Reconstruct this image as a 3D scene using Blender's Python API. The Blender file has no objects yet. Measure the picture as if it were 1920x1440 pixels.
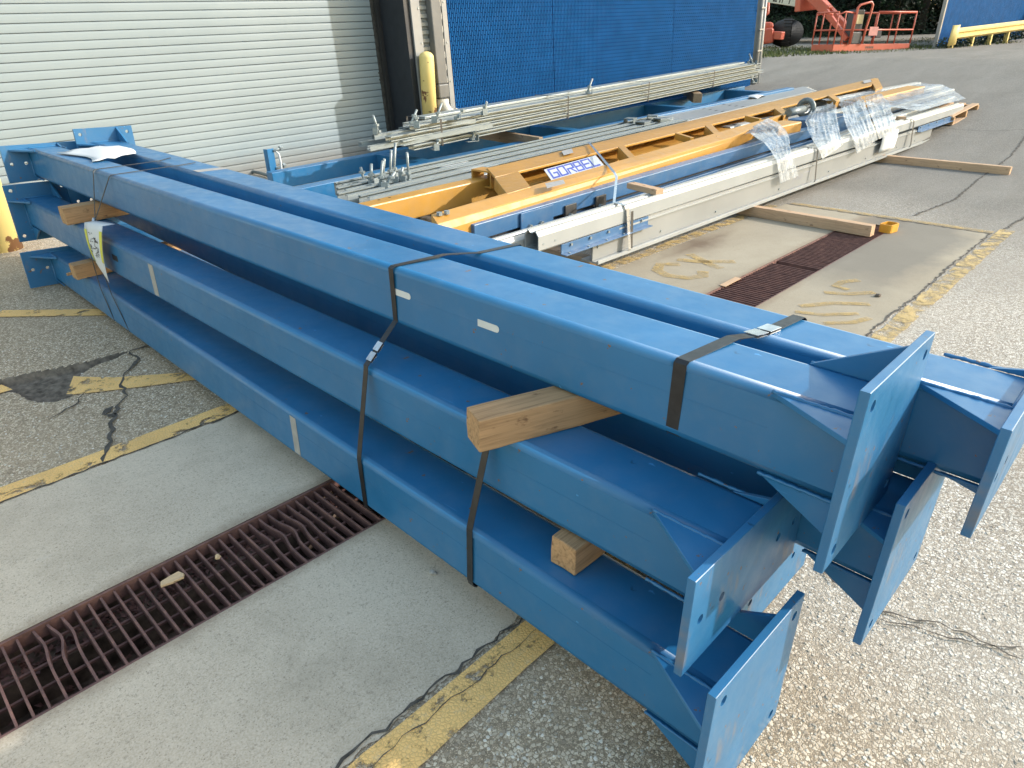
import bpy, bmesh, math, random
from mathutils import Vector, Matrix, noise
random.seed(7)
SC = bpy.context.scene
COL = SC.collection
R = math.radians

# ---------------------------------------------------------------- camera, light, exposure
cam = bpy.data.objects.new('camera', bpy.data.cameras.new('camera'))
COL.objects.link(cam)
cam.matrix_world = Matrix.Translation((0, 0, 1.55)) @ Matrix([[0.69136, 0.335816, -0.639726], [-0.722448, 0.309657, -0.618208], [-0.009508, 0.889573, 0.456694]]).to_4x4()
cam.data.sensor_width = 36.0
cam.data.lens = 36.0 * 1258.7 / 1920.0
cam.data.clip_start = 0.05
cam.data.clip_end = 600
SC.camera = cam

SUN_DIR = Vector((-1.08, 1.0, -0.72)).normalized()
sun = bpy.data.objects.new('sun', bpy.data.lights.new('sun', 'SUN'))
COL.objects.link(sun)
sun.rotation_euler = SUN_DIR.to_track_quat('-Z', 'Y').to_euler()
sun.data.energy = 2.0
sun.data.angle = R(0.9)
sun.data.color = (1.0, 0.965, 0.91)
world = bpy.data.worlds.new('World')
SC.world = world
world.use_nodes = True
wn = world.node_tree
sky = wn.nodes.new('ShaderNodeTexSky')
sky.sky_type = 'NISHITA'
sky.sun_disc = False
sky.sun_elevation = R(26)
sky.sun_rotation = R(132.8)
sky.air_density = 1.9
sky.dust_density = 1.8
sky.ozone_density = 0.5
wn.links.new(sky.outputs[0], wn.nodes['Background'].inputs[0])
wn.nodes['Background'].inputs[1].default_value = 0.15
SC.view_settings.view_transform = 'Standard'
SC.view_settings.look = 'None'
SC.view_settings.exposure = 1.2
SC.view_settings.gamma = 1.0
SC.view_settings.use_curve_mapping = False

# ---------------------------------------------------------------- materials
def new_mat(name):
    m = bpy.data.materials.new(name)
    m.use_nodes = True
    return m, m.node_tree.nodes, m.node_tree.links, m.node_tree.nodes['Principled BSDF']

def N(nodes, t, **kw):
    n = nodes.new(t)
    for k, v in kw.items():
        if k in n.inputs.keys() if hasattr(n, 'inputs') else False:
            n.inputs[k].default_value = v
        else:
            setattr(n, k, v)
    return n

def ramp(nodes, links, src, stops):
    r = nodes.new('ShaderNodeValToRGB')
    el = r.color_ramp.elements
    while len(el) < len(stops):
        el.new(0.5)
    for e, (p, c) in zip(el, stops):
        e.position = p
        e.color = c if len(c) == 4 else (*c, 1)
    links.new(src, r.inputs[0])
    return r.outputs[0]

def mixc(nodes, links, fac, a, b, mode='MIX'):
    m = nodes.new('ShaderNodeMix')
    m.data_type = 'RGBA'
    m.blend_type = mode
    for sock, v in ((m.inputs[0], fac), (m.inputs[6], a), (m.inputs[7], b)):
        if hasattr(v, 'is_output'):
            links.new(v, sock)
        elif isinstance(v, (int, float)):
            sock.default_value = v
        else:
            sock.default_value = (*v, 1) if len(v) == 3 else v
    return m.outputs[2]

def tex_noise(nodes, links, vec, scale, detail=4, rough=0.55, dist=0.0):
    n = nodes.new('ShaderNodeTexNoise')
    n.inputs['Scale'].default_value = scale
    n.inputs['Detail'].default_value = detail
    n.inputs['Roughness'].default_value = rough
    n.inputs['Distortion'].default_value = dist
    if vec is not None:
        links.new(vec, n.inputs['Vector'])
    return n.outputs['Fac']

def mapping(nodes, links, vec, scale=(1, 1, 1), loc=(0, 0, 0), rot=(0, 0, 0)):
    m = nodes.new('ShaderNodeMapping')
    m.inputs['Scale'].default_value = scale
    m.inputs['Location'].default_value = loc
    m.inputs['Rotation'].default_value = rot
    links.new(vec, m.inputs['Vector'])
    return m.outputs[0]

def math_node(nodes, links, op, a, b=None):
    m = nodes.new('ShaderNodeMath')
    m.operation = op
    for sock, v in ((m.inputs[0], a), (m.inputs[1], b)):
        if v is None:
            continue
        if hasattr(v, 'is_output'):
            links.new(v, sock)
        else:
            sock.default_value = v
    return m.outputs[0]

def bump(nodes, links, bsdf, height, strength=0.3, dist=0.01):
    b = nodes.new('ShaderNodeBump')
    b.inputs['Strength'].default_value = strength
    b.inputs['Distance'].default_value = dist
    links.new(height, b.inputs['Height'])
    links.new(b.outputs[0], bsdf.inputs['Normal'])

def wpos(nodes):
    return nodes.new('ShaderNodeNewGeometry').outputs['Position']

def objc(nodes):
    return nodes.new('ShaderNodeTexCoord').outputs['Object']

def simple(name, col, rough=0.5, metal=0.0, var=0.12, scale=6.0, spec=0.5, bumpy=0.0, bscale=40):
    m, nd, lk, b = new_mat(name)
    v = objc(nd)
    f = tex_noise(nd, lk, v, scale, 5)
    lo = tuple(max(0, c * (1 - var)) for c in col)
    hi = tuple(min(1, c * (1 + var)) for c in col)
    lk.new(ramp(nd, lk, f, [(0.3, lo), (0.7, hi)]), b.inputs['Base Color'])
    r = ramp(nd, lk, tex_noise(nd, lk, v, scale * 2.3, 3), [(0.3, (rough * 0.85,) * 3), (0.7, (min(1, rough * 1.15),) * 3)])
    lk.new(r, b.inputs['Roughness'])
    b.inputs['Metallic'].default_value = metal
    b.inputs['Specular IOR Level'].default_value = spec
    if bumpy:
        bump(nd, lk, b, tex_noise(nd, lk, v, bscale, 3), bumpy, 0.004)
    return m

def paint_mat(name, col, chip=(0.16, 0.10, 0.07), rough=0.36, chips=0.70, dust=0.10, rub=0.0, marks=0.0):
    """sprayed enamel on steel: faint mottling, dust film, small chips and thin scratches"""
    m, nd, lk, b = new_mat(name)
    v = objc(nd)
    f = tex_noise(nd, lk, v, 3.0, 6)
    base = ramp(nd, lk, f, [(0.25, tuple(c * 0.88 for c in col)), (0.75, tuple(min(1, c * 1.10) for c in col))])
    grime = ramp(nd, lk, tex_noise(nd, lk, v, 9.0, 8, 0.65), [(0.48, (0, 0, 0)), (0.80, (1, 1, 1))])
    gm = math_node(nd, lk, 'MULTIPLY', grime, dust)
    base = mixc(nd, lk, gm, base, (0.30, 0.31, 0.30))
    if rub:
        rb = ramp(nd, lk, tex_noise(nd, lk, mapping(nd, lk, v, (1, 5, 1.6), rot=(0.5, 0, 0)), 2.6, 5, 0.6), [(0.60, (0, 0, 0)), (0.72, (1, 1, 1))])
        base = mixc(nd, lk, math_node(nd, lk, 'MULTIPLY', rb, rub), base, (0.20, 0.17, 0.15))
    if marks:
        for sc_, tone, rot_, sd_ in ((7.5, tuple(min(1, c * 2.2 + 0.05) for c in col), 0.9, 0.0), (6.0, tuple(c * 0.30 for c in col), -0.6, 3.7)):
            wv = nd.new('ShaderNodeTexNoise'); wv.inputs['Scale'].default_value = 22; wv.inputs['Detail'].default_value = 4
            lk.new(v, wv.inputs['Vector'])
            mvn = nd.new('ShaderNodeMix'); mvn.data_type = 'VECTOR'; mvn.inputs[0].default_value = 0.055
            lk.new(mapping(nd, lk, v, (1, 1, 1), (sd_, sd_, 0)), mvn.inputs[4]); lk.new(wv.outputs['Color'], mvn.inputs[5])
            vo = nd.new('ShaderNodeTexVoronoi'); vo.inputs['Scale'].default_value = sc_
            lk.new(mapping(nd, lk, mvn.outputs[1], (1.0, 2.6, 2.6), rot=(0, 0, rot_)), vo.inputs['Vector'])
            sp_ = nd.new('ShaderNodeSeparateColor'); lk.new(vo.outputs['Color'], sp_.inputs[0])
            near_ = ramp(nd, lk, vo.outputs['Distance'], [(0.045, (1, 1, 1)), (0.085, (0, 0, 0))])
            some = ramp(nd, lk, sp_.outputs[0], [(0.70, (0, 0, 0)), (0.72, (1, 1, 1))])
            base = mixc(nd, lk, math_node(nd, lk, 'MULTIPLY', math_node(nd, lk, 'MULTIPLY', near_, some), marks * 0.75), base, tone)
    sm = mapping(nd, lk, v, (2.2, 55, 55), rot=(0.2, 0.1, 0.12))
    scr = ramp(nd, lk, tex_noise(nd, lk, sm, 2.2, 3, 0.6), [(0.715, (0, 0, 0)), (0.75, (1, 1, 1))])
    base = mixc(nd, lk, math_node(nd, lk, 'MULTIPLY', scr, 0.42), base, tuple(min(1, c * 1.7 + 0.05) for c in col))
    ch = ramp(nd, lk, tex_noise(nd, lk, v, 26.0, 4, 0.6), [(chips, (0, 0, 0)), (chips + 0.015, (1, 1, 1))])
    base = mixc(nd, lk, ch, base, chip)
    lk.new(base, b.inputs['Base Color'])
    rg = ramp(nd, lk, tex_noise(nd, lk, v, 14, 5), [(0.3, (rough * 0.8,) * 3), (0.75, (rough * 1.45,) * 3)])
    lk.new(rg, b.inputs['Roughness'])
    b.inputs['Coat Weight'].default_value = 0.12
    b.inputs['Coat Roughness'].default_value = 0.25
    h = tex_noise(nd, lk, v, 180, 2)
    bump(nd, lk, b, h, 0.05, 0.002)
    return m

def asphalt_mat(name, worn=0.0, with_mask=False):
    """exposed-aggregate asphalt: pale stones of several sizes set in dark binder"""
    m, nd, lk, b = new_mat(name)
    p = wpos(nd)
    wob = nd.new('ShaderNodeTexNoise'); wob.inputs['Scale'].default_value = 70
    lk.new(p, wob.inputs['Vector'])
    pv = nd.new('ShaderNodeMix'); pv.data_type = 'VECTOR'
    pv.inputs[0].default_value = 0.006
    lk.new(p, pv.inputs[4]); lk.new(wob.outputs['Color'], pv.inputs[5])
    pp = pv.outputs[1]
    def stones(scale, lo, hi):
        e = nd.new('ShaderNodeTexVoronoi'); e.feature = 'DISTANCE_TO_EDGE'
        e.inputs['Scale'].default_value = scale; e.inputs['Randomness'].default_value = 1.0
        lk.new(pp, e.inputs['Vector'])
        c = nd.new('ShaderNodeTexVoronoi'); c.feature = 'F1'
        c.inputs['Scale'].default_value = scale
        lk.new(pp, c.inputs['Vector'])
        sep = nd.new('ShaderNodeSeparateColor'); lk.new(c.outputs['Color'], sep.inputs[0])
        edge = ramp(nd, lk, e.outputs['Distance'], [(lo, (0, 0, 0)), (hi, (1, 1, 1))])
        return edge, sep.outputs
    e1, s1 = stones(95, 0.07, 0.16)
    tone1 = ramp(nd, lk, s1[0], [(0.0, (0.28, 0.255, 0.23)), (0.2, (0.50, 0.46, 0.41)), (0.55, (0.66, 0.625, 0.565)), (1.0, (0.82, 0.80, 0.75))])
    e2, s2 = stones(210, 0.08, 0.2)
    tone2 = ramp(nd, lk, s2[0], [(0.0, (0.16, 0.14, 0.118)), (0.5, (0.49, 0.43, 0.355)), (1.0, (0.78, 0.715, 0.62))])
    keep1 = ramp(nd, lk, s1[1], [(0.30, (0, 0, 0)), (0.32, (1, 1, 1))])
    m1 = math_node(nd, lk, 'MULTIPLY', e1, keep1)
    binder = ramp(nd, lk, tex_noise(nd, lk, p, 34, 4), [(0.3, (0.15, 0.134, 0.112)), (0.7, (0.30, 0.268, 0.222))])
    small = mixc(nd, lk, e2, binder, tone2)
    c = mixc(nd, lk, m1, small, tone1)
    # worn, dusted zones where the binder is pale, and old oil stains
    dust = ramp(nd, lk, tex_noise(nd, lk, p, 0.9, 6, 0.6), [(0.35, (0, 0, 0)), (0.7, (1, 1, 1))])
    dm = math_node(nd, lk, 'MULTIPLY', dust, 0.55 + worn)
    c = mixc(nd, lk, dm, c, (0.48, 0.43, 0.365))
    st = ramp(nd, lk, tex_noise(nd, lk, p, 0.55, 7, 0.62, 0.6), [(0.56, (0, 0, 0)), (0.74, (1, 1, 1))])
    c = mixc(nd, lk, math_node(nd, lk, 'MULTIPLY', st, 0.42), c, (0.22, 0.19, 0.15))
    rust = ramp(nd, lk, tex_noise(nd, lk, p, 1.7, 4, 0.5), [(0.66, (0, 0, 0)), (0.76, (1, 1, 1))])
    c = mixc(nd, lk, math_node(nd, lk, 'MULTIPLY', rust, 0.25), c, (0.34, 0.25, 0.18))
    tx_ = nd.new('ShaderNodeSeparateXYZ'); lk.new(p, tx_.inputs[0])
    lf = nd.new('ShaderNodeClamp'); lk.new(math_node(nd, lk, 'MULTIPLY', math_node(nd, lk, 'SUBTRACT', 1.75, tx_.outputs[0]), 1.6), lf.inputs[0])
    c = mixc(nd, lk, lf.outputs[0], c, mixc(nd, lk, 1.0, c, (1.0, 0.885, 0.74), 'MULTIPLY'))  # warm tint in the colour counters bluish shade on the browner left side
    # the driving lane beyond the rails is older, smoother, greyer asphalt
    sx = nd.new('ShaderNodeSeparateXYZ'); lk.new(p, sx.inputs[0])
    fx = math_node(nd, lk, 'SUBTRACT', math_node(nd, lk, 'ADD', sx.outputs[0], math_node(nd, lk, 'MULTIPLY', tex_noise(nd, lk, p, 0.6, 5, 0.6), 4.0)), 6.8)
    fc = nd.new('ShaderNodeClamp'); lk.new(math_node(nd, lk, 'MULTIPLY', fx, 0.28), fc.inputs[0])
    lane = ramp(nd, lk, tex_noise(nd, lk, mapping(nd, lk, p, (0.35, 1.3, 1)), 1.5, 7, 0.62), [(0.3, (0.14, 0.134, 0.124)), (0.55, (0.18, 0.173, 0.16)), (0.75, (0.225, 0.216, 0.20))])
    lane = mixc(nd, lk, 0.18, lane, c)
    c = mixc(nd, lk, math_node(nd, lk, 'MULTIPLY', fc.outputs[0], 0.92), c, lane)
    lk.new(c, b.inputs['Base Color'])
    b.inputs['Roughness'].default_value = 0.9
    b.inputs['Specular IOR Level'].default_value = 0.12
    h = math_node(nd, lk, 'ADD', math_node(nd, lk, 'MULTIPLY', m1, 1.0), math_node(nd, lk, 'MULTIPLY', e2, 0.35))
    bump(nd, lk, b, h, 0.55, 0.004)
    return m

def concrete_mat(name):
    m, nd, lk, b = new_mat(name)
    p = wpos(nd)
    c = ramp(nd, lk, tex_noise(nd, lk, p, 1.6, 8, 0.62), [(0.25, (0.42, 0.34, 0.25)), (0.5, (0.54, 0.445, 0.335)), (0.8, (0.64, 0.545, 0.42))])
    sp = ramp(nd, lk, tex_noise(nd, lk, p, 190, 3, 0.7), [(0.36, (0, 0, 0)), (0.64, (1, 1, 1))])
    c = mixc(nd, lk, math_node(nd, lk, 'MULTIPLY', sp, 0.55), c, (0.76, 0.665, 0.54))
    sd_ = ramp(nd, lk, tex_noise(nd, lk, p, 105, 4, 0.72), [(0.30, (1, 1, 1)), (0.46, (0, 0, 0))])
    c = mixc(nd, lk, math_node(nd, lk, 'MULTIPLY', sd_, 0.65), c, (0.22, 0.175, 0.13))
    v = nd.new('ShaderNodeTexVoronoi'); v.inputs['Scale'].default_value = 130
    lk.new(p, v.inputs['Vector'])
    pit = ramp(nd, lk, v.outputs['Distance'], [(0.13, (1, 1, 1)), (0.22, (0, 0, 0))])
    sep = nd.new('ShaderNodeSeparateColor'); lk.new(v.outputs['Color'], sep.inputs[0])
    few = ramp(nd, lk, sep.outputs[0], [(0.50, (0, 0, 0)), (0.54, (1, 1, 1))])
    pit = math_node(nd, lk, 'MULTIPLY', pit, few)
    tint = ramp(nd, lk, sep.outputs[1], [(0.2, (0.10, 0.095, 0.085)), (0.9, (0.22, 0.16, 0.11))])
    c = mixc(nd, lk, math_node(nd, lk, 'MULTIPLY', pit, 0.75), c, tint)
    br = tex_noise(nd, lk, mapping(nd, lk, p, (120, 3, 1), rot=(0, 0, 0.03)), 1.0, 3)
    c = mixc(nd, lk, math_node(nd, lk, 'MULTIPLY', br, 0.16), c, (0.24, 0.21, 0.17))
    st = ramp(nd, lk, tex_noise(nd, lk, p, 0.7, 7, 0.6, 0.8), [(0.55, (0, 0, 0)), (0.78, (1, 1, 1))])
    c = mixc(nd, lk, math_node(nd, lk, 'MULTIPLY', st, 0.35), c, (0.20, 0.185, 0.155))
    lt = ramp(nd, lk, tex_noise(nd, lk, mapping(nd, lk, p, (1.2, 3, 1)), 2.2, 6, 0.66), [(0.66, (0, 0, 0)), (0.73, (1, 1, 1))])
    c = mixc(nd, lk, math_node(nd, lk, 'MULTIPLY', lt, 0.30), c, (0.56, 0.55, 0.52))
    sy = nd.new('ShaderNodeSeparateXYZ'); lk.new(p, sy.inputs[0])
    rx = nd.new('ShaderNodeClamp'); lk.new(math_node(nd, lk, 'MULTIPLY', math_node(nd, lk, 'SUBTRACT', sy.outputs[0], 1.6), 0.9), rx.inputs[0])
    big = ramp(nd, lk, tex_noise(nd, lk, p, 1.3, 6, 0.6, 0.5), [(0.3, (0.19, 0.165, 0.12)), (0.55, (0.25, 0.222, 0.165)), (0.75, (0.30, 0.272, 0.21))])
    old = mixc(nd, lk, 0.30, big, c)
    c = mixc(nd, lk, rx.outputs[0], c, old)
    dx1 = math_node(nd, lk, 'MULTIPLY', math_node(nd, lk, 'ABSOLUTE', math_node(nd, lk, 'SUBTRACT', sy.outputs[0], 5.1)), 1.6)
    dy1 = math_node(nd, lk, 'MULTIPLY', math_node(nd, lk, 'ABSOLUTE', math_node(nd, lk, 'SUBTRACT', sy.outputs[1], 2.72)), 5.5)
    blot = math_node(nd, lk, 'SUBTRACT', math_node(nd, lk, 'ADD', 0.75, math_node(nd, lk, 'MULTIPLY', tex_noise(nd, lk, p, 9, 6, 0.7), 0.9)), math_node(nd, lk, 'ADD', dx1, dy1))
    bc = nd.new('ShaderNodeClamp'); lk.new(blot, bc.inputs[0])
    c = mixc(nd, lk, math_node(nd, lk, 'MULTIPLY', bc.outputs[0], 0.8), c, (0.12, 0.08, 0.055))
    ya = math_node(nd, lk, 'ABSOLUTE', math_node(nd, lk, 'SUBTRACT', sy.outputs[1], 1.8710))
    yd = math_node(nd, lk, 'SUBTRACT', ya, 0.1810)
    ed = math_node(nd, lk, 'SUBTRACT', math_node(nd, lk, 'MULTIPLY', tex_noise(nd, lk, p, 7, 6, 0.7), 0.11), yd)
    ec = nd.new('ShaderNodeClamp'); lk.new(math_node(nd, lk, 'MULTIPLY', ed, 18.0), ec.inputs[0])
    c = mixc(nd, lk, math_node(nd, lk, 'MULTIPLY', ec.outputs[0], 0.55), c, (0.21, 0.15, 0.10))
    pt = ramp(nd, lk, tex_noise(nd, lk, p, 2.6, 8, 0.68, 0.4), [(0.48, (0, 0, 0)), (0.66, (1, 1, 1))])
    c = mixc(nd, lk, math_node(nd, lk, 'MULTIPLY', pt, 0.34), c, (0.27, 0.225, 0.165))
    tar = ramp(nd, lk, tex_noise(nd, lk, mapping(nd, lk, p, (14, 4, 1), rot=(0, 0, 0.5)), 2.2, 7, 0.74), [(0.685, (0, 0, 0)), (0.705, (1, 1, 1))])
    c = mixc(nd, lk, math_node(nd, lk, 'MULTIPLY', tar, 0.75), c, (0.07, 0.062, 0.055))
    # dark wet-looking stain along the far half of the drain
    sx = nd.new('ShaderNodeSeparateXYZ'); lk.new(p, sx.inputs[0])
    nz = tex_noise(nd, lk, p, 2.2, 5, 0.6)
    d1 = math_node(nd, lk, 'ABSOLUTE', math_node(nd, lk, 'SUBTRACT', sx.outputs[1], 1.52))
    band = math_node(nd, lk, 'SUBTRACT', math_node(nd, lk, 'ADD', 0.22, math_node(nd, lk, 'MULTIPLY', nz, 0.55)), d1)
    band = math_node(nd, lk, 'MULTIPLY', band, 5.0)
    bx = math_node(nd, lk, 'MULTIPLY', math_node(nd, lk, 'SUBTRACT', math_node(nd, lk, 'ADD', sx.outputs[0], nz), 5.0), 1.2)
    msk = math_node(nd, lk, 'MULTIPLY', bx, band)
    mc = nd.new('ShaderNodeClamp'); lk.new(bx, mc.inputs[0])
    mb_ = nd.new('ShaderNodeClamp'); lk.new(band, mb_.inputs[0])
    msk = math_node(nd, lk, 'MULTIPLY', mc.outputs[0], mb_.outputs[0])
    c = mixc(nd, lk, math_node(nd, lk, 'MULTIPLY', msk, 0.62), c, (0.13, 0.125, 0.115))
    lk.new(c, b.inputs['Base Color'])
    b.inputs['Roughness'].default_value = 0.8
    b.inputs['Specular IOR Level'].default_value = 0.3
    h = math_node(nd, lk, 'SUBTRACT', tex_noise(nd, lk, p, 160, 3), pit)
    bump(nd, lk, b, h, 0.25, 0.003)
    return m

def line_paint_mat(name, col=(0.66, 0.43, 0.13), wear=0.50, soft=0.10, under=True):
    """worn yellow road paint; where it is gone the sheet is see-through"""
    m, nd, lk, b = new_mat(name)
    p = wpos(nd)
    c = ramp(nd, lk, tex_noise(nd, lk, p, 5, 7, 0.65), [(0.25, tuple(x * 0.78 for x in col)), (0.75, tuple(min(1, x * 1.12) for x in col))])
    v = nd.new('ShaderNodeTexVoronoi'); v.feature = 'DISTANCE_TO_EDGE'; v.inputs['Scale'].default_value = 95
    lk.new(p, v.inputs['Vector'])
    seam = ramp(nd, lk, v.outputs['Distance'], [(0.03, (1, 1, 1)), (0.10, (0, 0, 0))])
    c = mixc(nd, lk, math_node(nd, lk, 'MULTIPLY', seam, 0.30), c, (0.22, 0.16, 0.07))
    dirt = ramp(nd, lk, tex_noise(nd, lk, p, 40, 4, 0.6), [(0.55, (0, 0, 0)), (0.75, (1, 1, 1))])
    c = mixc(nd, lk, math_node(nd, lk, 'MULTIPLY', dirt, 0.35), c, (0.46, 0.41, 0.32))
    lk.new(c, b.inputs['Base Color'])
    b.inputs['Roughness'].default_value = 0.75
    a1 = tex_noise(nd, lk, p, 9, 9, 0.72, 0.3)
    alpha = ramp(nd, lk, a1, [(wear - soft, (0, 0, 0)), (wear + soft, (1, 1, 1))]) if wear > 0 else None
    if alpha is not None:
        lk.new(alpha, b.inputs['Alpha'])
    bump(nd, lk, b, ramp(nd, lk, v.outputs['Distance'], [(0.0, (0, 0, 0)), (0.25, (1, 1, 1))]), 0.4, 0.003)
    return m

def wood_mat(name, col=(0.46, 0.30, 0.17), dark=0.55):
    m, nd, lk, b = new_mat(name)
    v = objc(nd)
    g = mapping(nd, lk, v, (1.6, 34, 34))
    n1 = tex_noise(nd, lk, g, 1.6, 6, 0.6, 1.2)
    c = ramp(nd, lk, n1, [(0.28, tuple(x * dark for x in col)), (0.5, col), (0.75, tuple(min(1, x * 1.22) for x in col))])
    k = ramp(nd, lk, tex_noise(nd, lk, mapping(nd, lk, v, (6, 12, 12)), 1.8, 5, 0.6), [(0.62, (0, 0, 0)), (0.70, (1, 1, 1))])
    c = mixc(nd, lk, math_node(nd, lk, 'MULTIPLY', k, 0.8), c, (0.13, 0.065, 0.035))
    s = ramp(nd, lk, tex_noise(nd, lk, mapping(nd, lk, v, (9, 90, 90)), 1.3, 3, 0.7), [(0.60, (0, 0, 0)), (0.68, (1, 1, 1))])
    c = mixc(nd, lk, math_node(nd, lk, 'MULTIPLY', s, 0.25), c, (0.16, 0.10, 0.06))
    lk.new(c, b.inputs['Base Color'])
    b.inputs['Roughness'].default_value = 0.78
    b.inputs['Specular IOR Level'].default_value = 0.25
    bump(nd, lk, b, n1, 0.35, 0.004)
    return m

def rust_mat(name):
    m, nd, lk, b = new_mat(name)
    v = wpos(nd)
    f = tex_noise(nd, lk, v, 18, 7, 0.66)
    c = ramp(nd, lk, f, [(0.25, (0.085, 0.044, 0.038)), (0.5, (0.165, 0.084, 0.072)), (0.68, (0.24, 0.122, 0.095)), (0.82, (0.34, 0.15, 0.075))])
    lk.new(c, b.inputs['Base Color'])
    b.inputs['Roughness'].default_value = 0.72
    b.inputs['Metallic'].default_value = 0.15
    bump(nd, lk, b, tex_noise(nd, lk, v, 120, 4), 0.4, 0.003)
    return m

def galv_mat(name, col=(0.60, 0.62, 0.61), rough=0.38, metal=0.75):
    m, nd, lk, b = new_mat(name)
    v = objc(nd)
    f = tex_noise(nd, lk, mapping(nd, lk, v, (3, 18, 18)), 2.5, 6, 0.6)
    c = ramp(nd, lk, f, [(0.25, tuple(x * 0.66 for x in col)), (0.55, col), (0.8, tuple(min(1, x * 1.2) for x in col))])
    d = ramp(nd, lk, tex_noise(nd, lk, v, 16, 5), [(0.62, (0, 0, 0)), (0.75, (1, 1, 1))])
    c = mixc(nd, lk, math_node(nd, lk, 'MULTIPLY', d, 0.4), c, (0.25, 0.25, 0.24))
    lk.new(c, b.inputs['Base Color'])
    b.inputs['Metallic'].default_value = metal
    lk.new(ramp(nd, lk, f, [(0.3, (rough * 1.3,) * 3), (0.7, (rough * 0.8,) * 3)]), b.inputs['Roughness'])
    return m

def bollard_mat(name):
    m, nd, lk, b = new_mat(name)
    v = objc(nd)
    c = ramp(nd, lk, tex_noise(nd, lk, v, 3, 6), [(0.3, (0.70, 0.55, 0.20)), (0.7, (0.78, 0.63, 0.26))])
    sx = nd.new('ShaderNodeSeparateXYZ'); lk.new(v, sx.inputs[0])
    low = ramp(nd, lk, sx.outputs[2], [(0.05, (0.16, 0.16, 0.16)), (0.5, (0.03, 0.03, 0.03)), (0.95, (0, 0, 0))])
    n = math_node(nd, lk, 'ADD', tex_noise(nd, lk, v, 7, 6, 0.6), low)
    ch = ramp(nd, lk, n, [(0.665, (0, 0, 0)), (0.69, (1, 1, 1))])
    c = mixc(nd, lk, ch, c, (0.20, 0.10, 0.045))
    lk.new(c, b.inputs['Base Color'])
    b.inputs['Roughness'].default_value = 0.5
    bump(nd, lk, b, ch, -0.4, 0.003)
    return m

def door_mat(name):
    m, nd, lk, b = new_mat(name)
    v = nd.new('ShaderNodeTexCoord').outputs['Object']
    p = wpos(nd)
    c = ramp(nd, lk, tex_noise(nd, lk, p, 1.1, 6, 0.6), [(0.3, (0.225, 0.28, 0.31)), (0.7, (0.265, 0.32, 0.35))])
    # a different tone slat by slat and scuffs along the slats
    sx = nd.new('ShaderNodeSeparateXYZ'); lk.new(p, sx.inputs[0])
    w = nd.new('ShaderNodeTexWhiteNoise'); w.noise_dimensions = '1D'
    oi = nd.new('ShaderNodeObjectInfo')
    lk.new(oi.outputs['Random'], w.inputs['W'])
    c = mixc(nd, lk, math_node(nd, lk, 'MULTIPLY', w.outputs['Value'], 0.25), c, (0.20, 0.245, 0.27))
    sc = ramp(nd, lk, tex_noise(nd, lk, mapping(nd, lk, p, (3, 3, 60)), 1.5, 4, 0.65), [(0.68, (0, 0, 0)), (0.74, (1, 1, 1))])
    c = mixc(nd, lk, math_node(nd, lk, 'MULTIPLY', sc, 0.5), c, (0.36, 0.38, 0.37))
    # brown splash-back grime along the foot of the door
    g = math_node(nd, lk, 'SUBTRACT', math_node(nd, lk, 'ADD', 0.42, math_node(nd, lk, 'MULTIPLY', tex_noise(nd, lk, p, 2.6, 6, 0.65), 0.5)), math_node(nd, lk, 'MULTIPLY', sx.outputs[2], 2.2))
    gc = nd.new('ShaderNodeClamp'); lk.new(g, gc.inputs[0])
    c = mixc(nd, lk, math_node(nd, lk, 'MULTIPLY', gc.outputs[0], 1.0), c, (0.20, 0.165, 0.13))
    lk.new(c, b.inputs['Base Color'])
    b.inputs['Roughness'].default_value = 0.5
    return m

def leaf_mat(name, col):
    m, nd, lk, b = new_mat(name)
    oi = nd.new('ShaderNodeNewGeometry')
    c = ramp(nd, lk, oi.outputs['Random Per Island'], [(0.0, tuple(x * 0.45 for x in col)), (0.6, col), (1.0, tuple(min(1, x * 1.9) for x in col))])
    lk.new(c, b.inputs['Base Color'])
    b.inputs['Roughness'].default_value = 0.6
    b.inputs['Specular IOR Level'].default_value = 0.25
    return m

def wrap_mat(name):
    m, nd, lk, b = new_mat(name)
    out = nd['Material Output']
    tr = nd.new('ShaderNodeBsdfTransparent')
    tr.inputs[0].default_value = (0.93, 0.95, 0.96, 1)
    b.inputs['Base Color'].default_value = (0.62, 0.65, 0.68, 1)
    b.inputs['Roughness'].default_value = 0.10
    b.inputs['Specular IOR Level'].default_value = 0.8
    p = wpos(nd)
    f = ramp(nd, lk, tex_noise(nd, lk, p, 9, 6, 0.7, 1.0), [(0.30, (0.30, 0.30, 0.30)), (0.52, (0.58, 0.58, 0.58)), (0.70, (0.92, 0.92, 0.92))])
    mx = nd.new('ShaderNodeMixShader')
    lk.new(f, mx.inputs[0])
    lk.new(tr.outputs[0], mx.inputs[1])
    lk.new(b.outputs[0], mx.inputs[2])
    lk.new(mx.outputs[0], out.inputs[0])
    bump(nd, lk, b, tex_noise(nd, lk, p, 13, 4, 0.6, 0.8), 0.6, 0.02)
    return m

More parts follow.
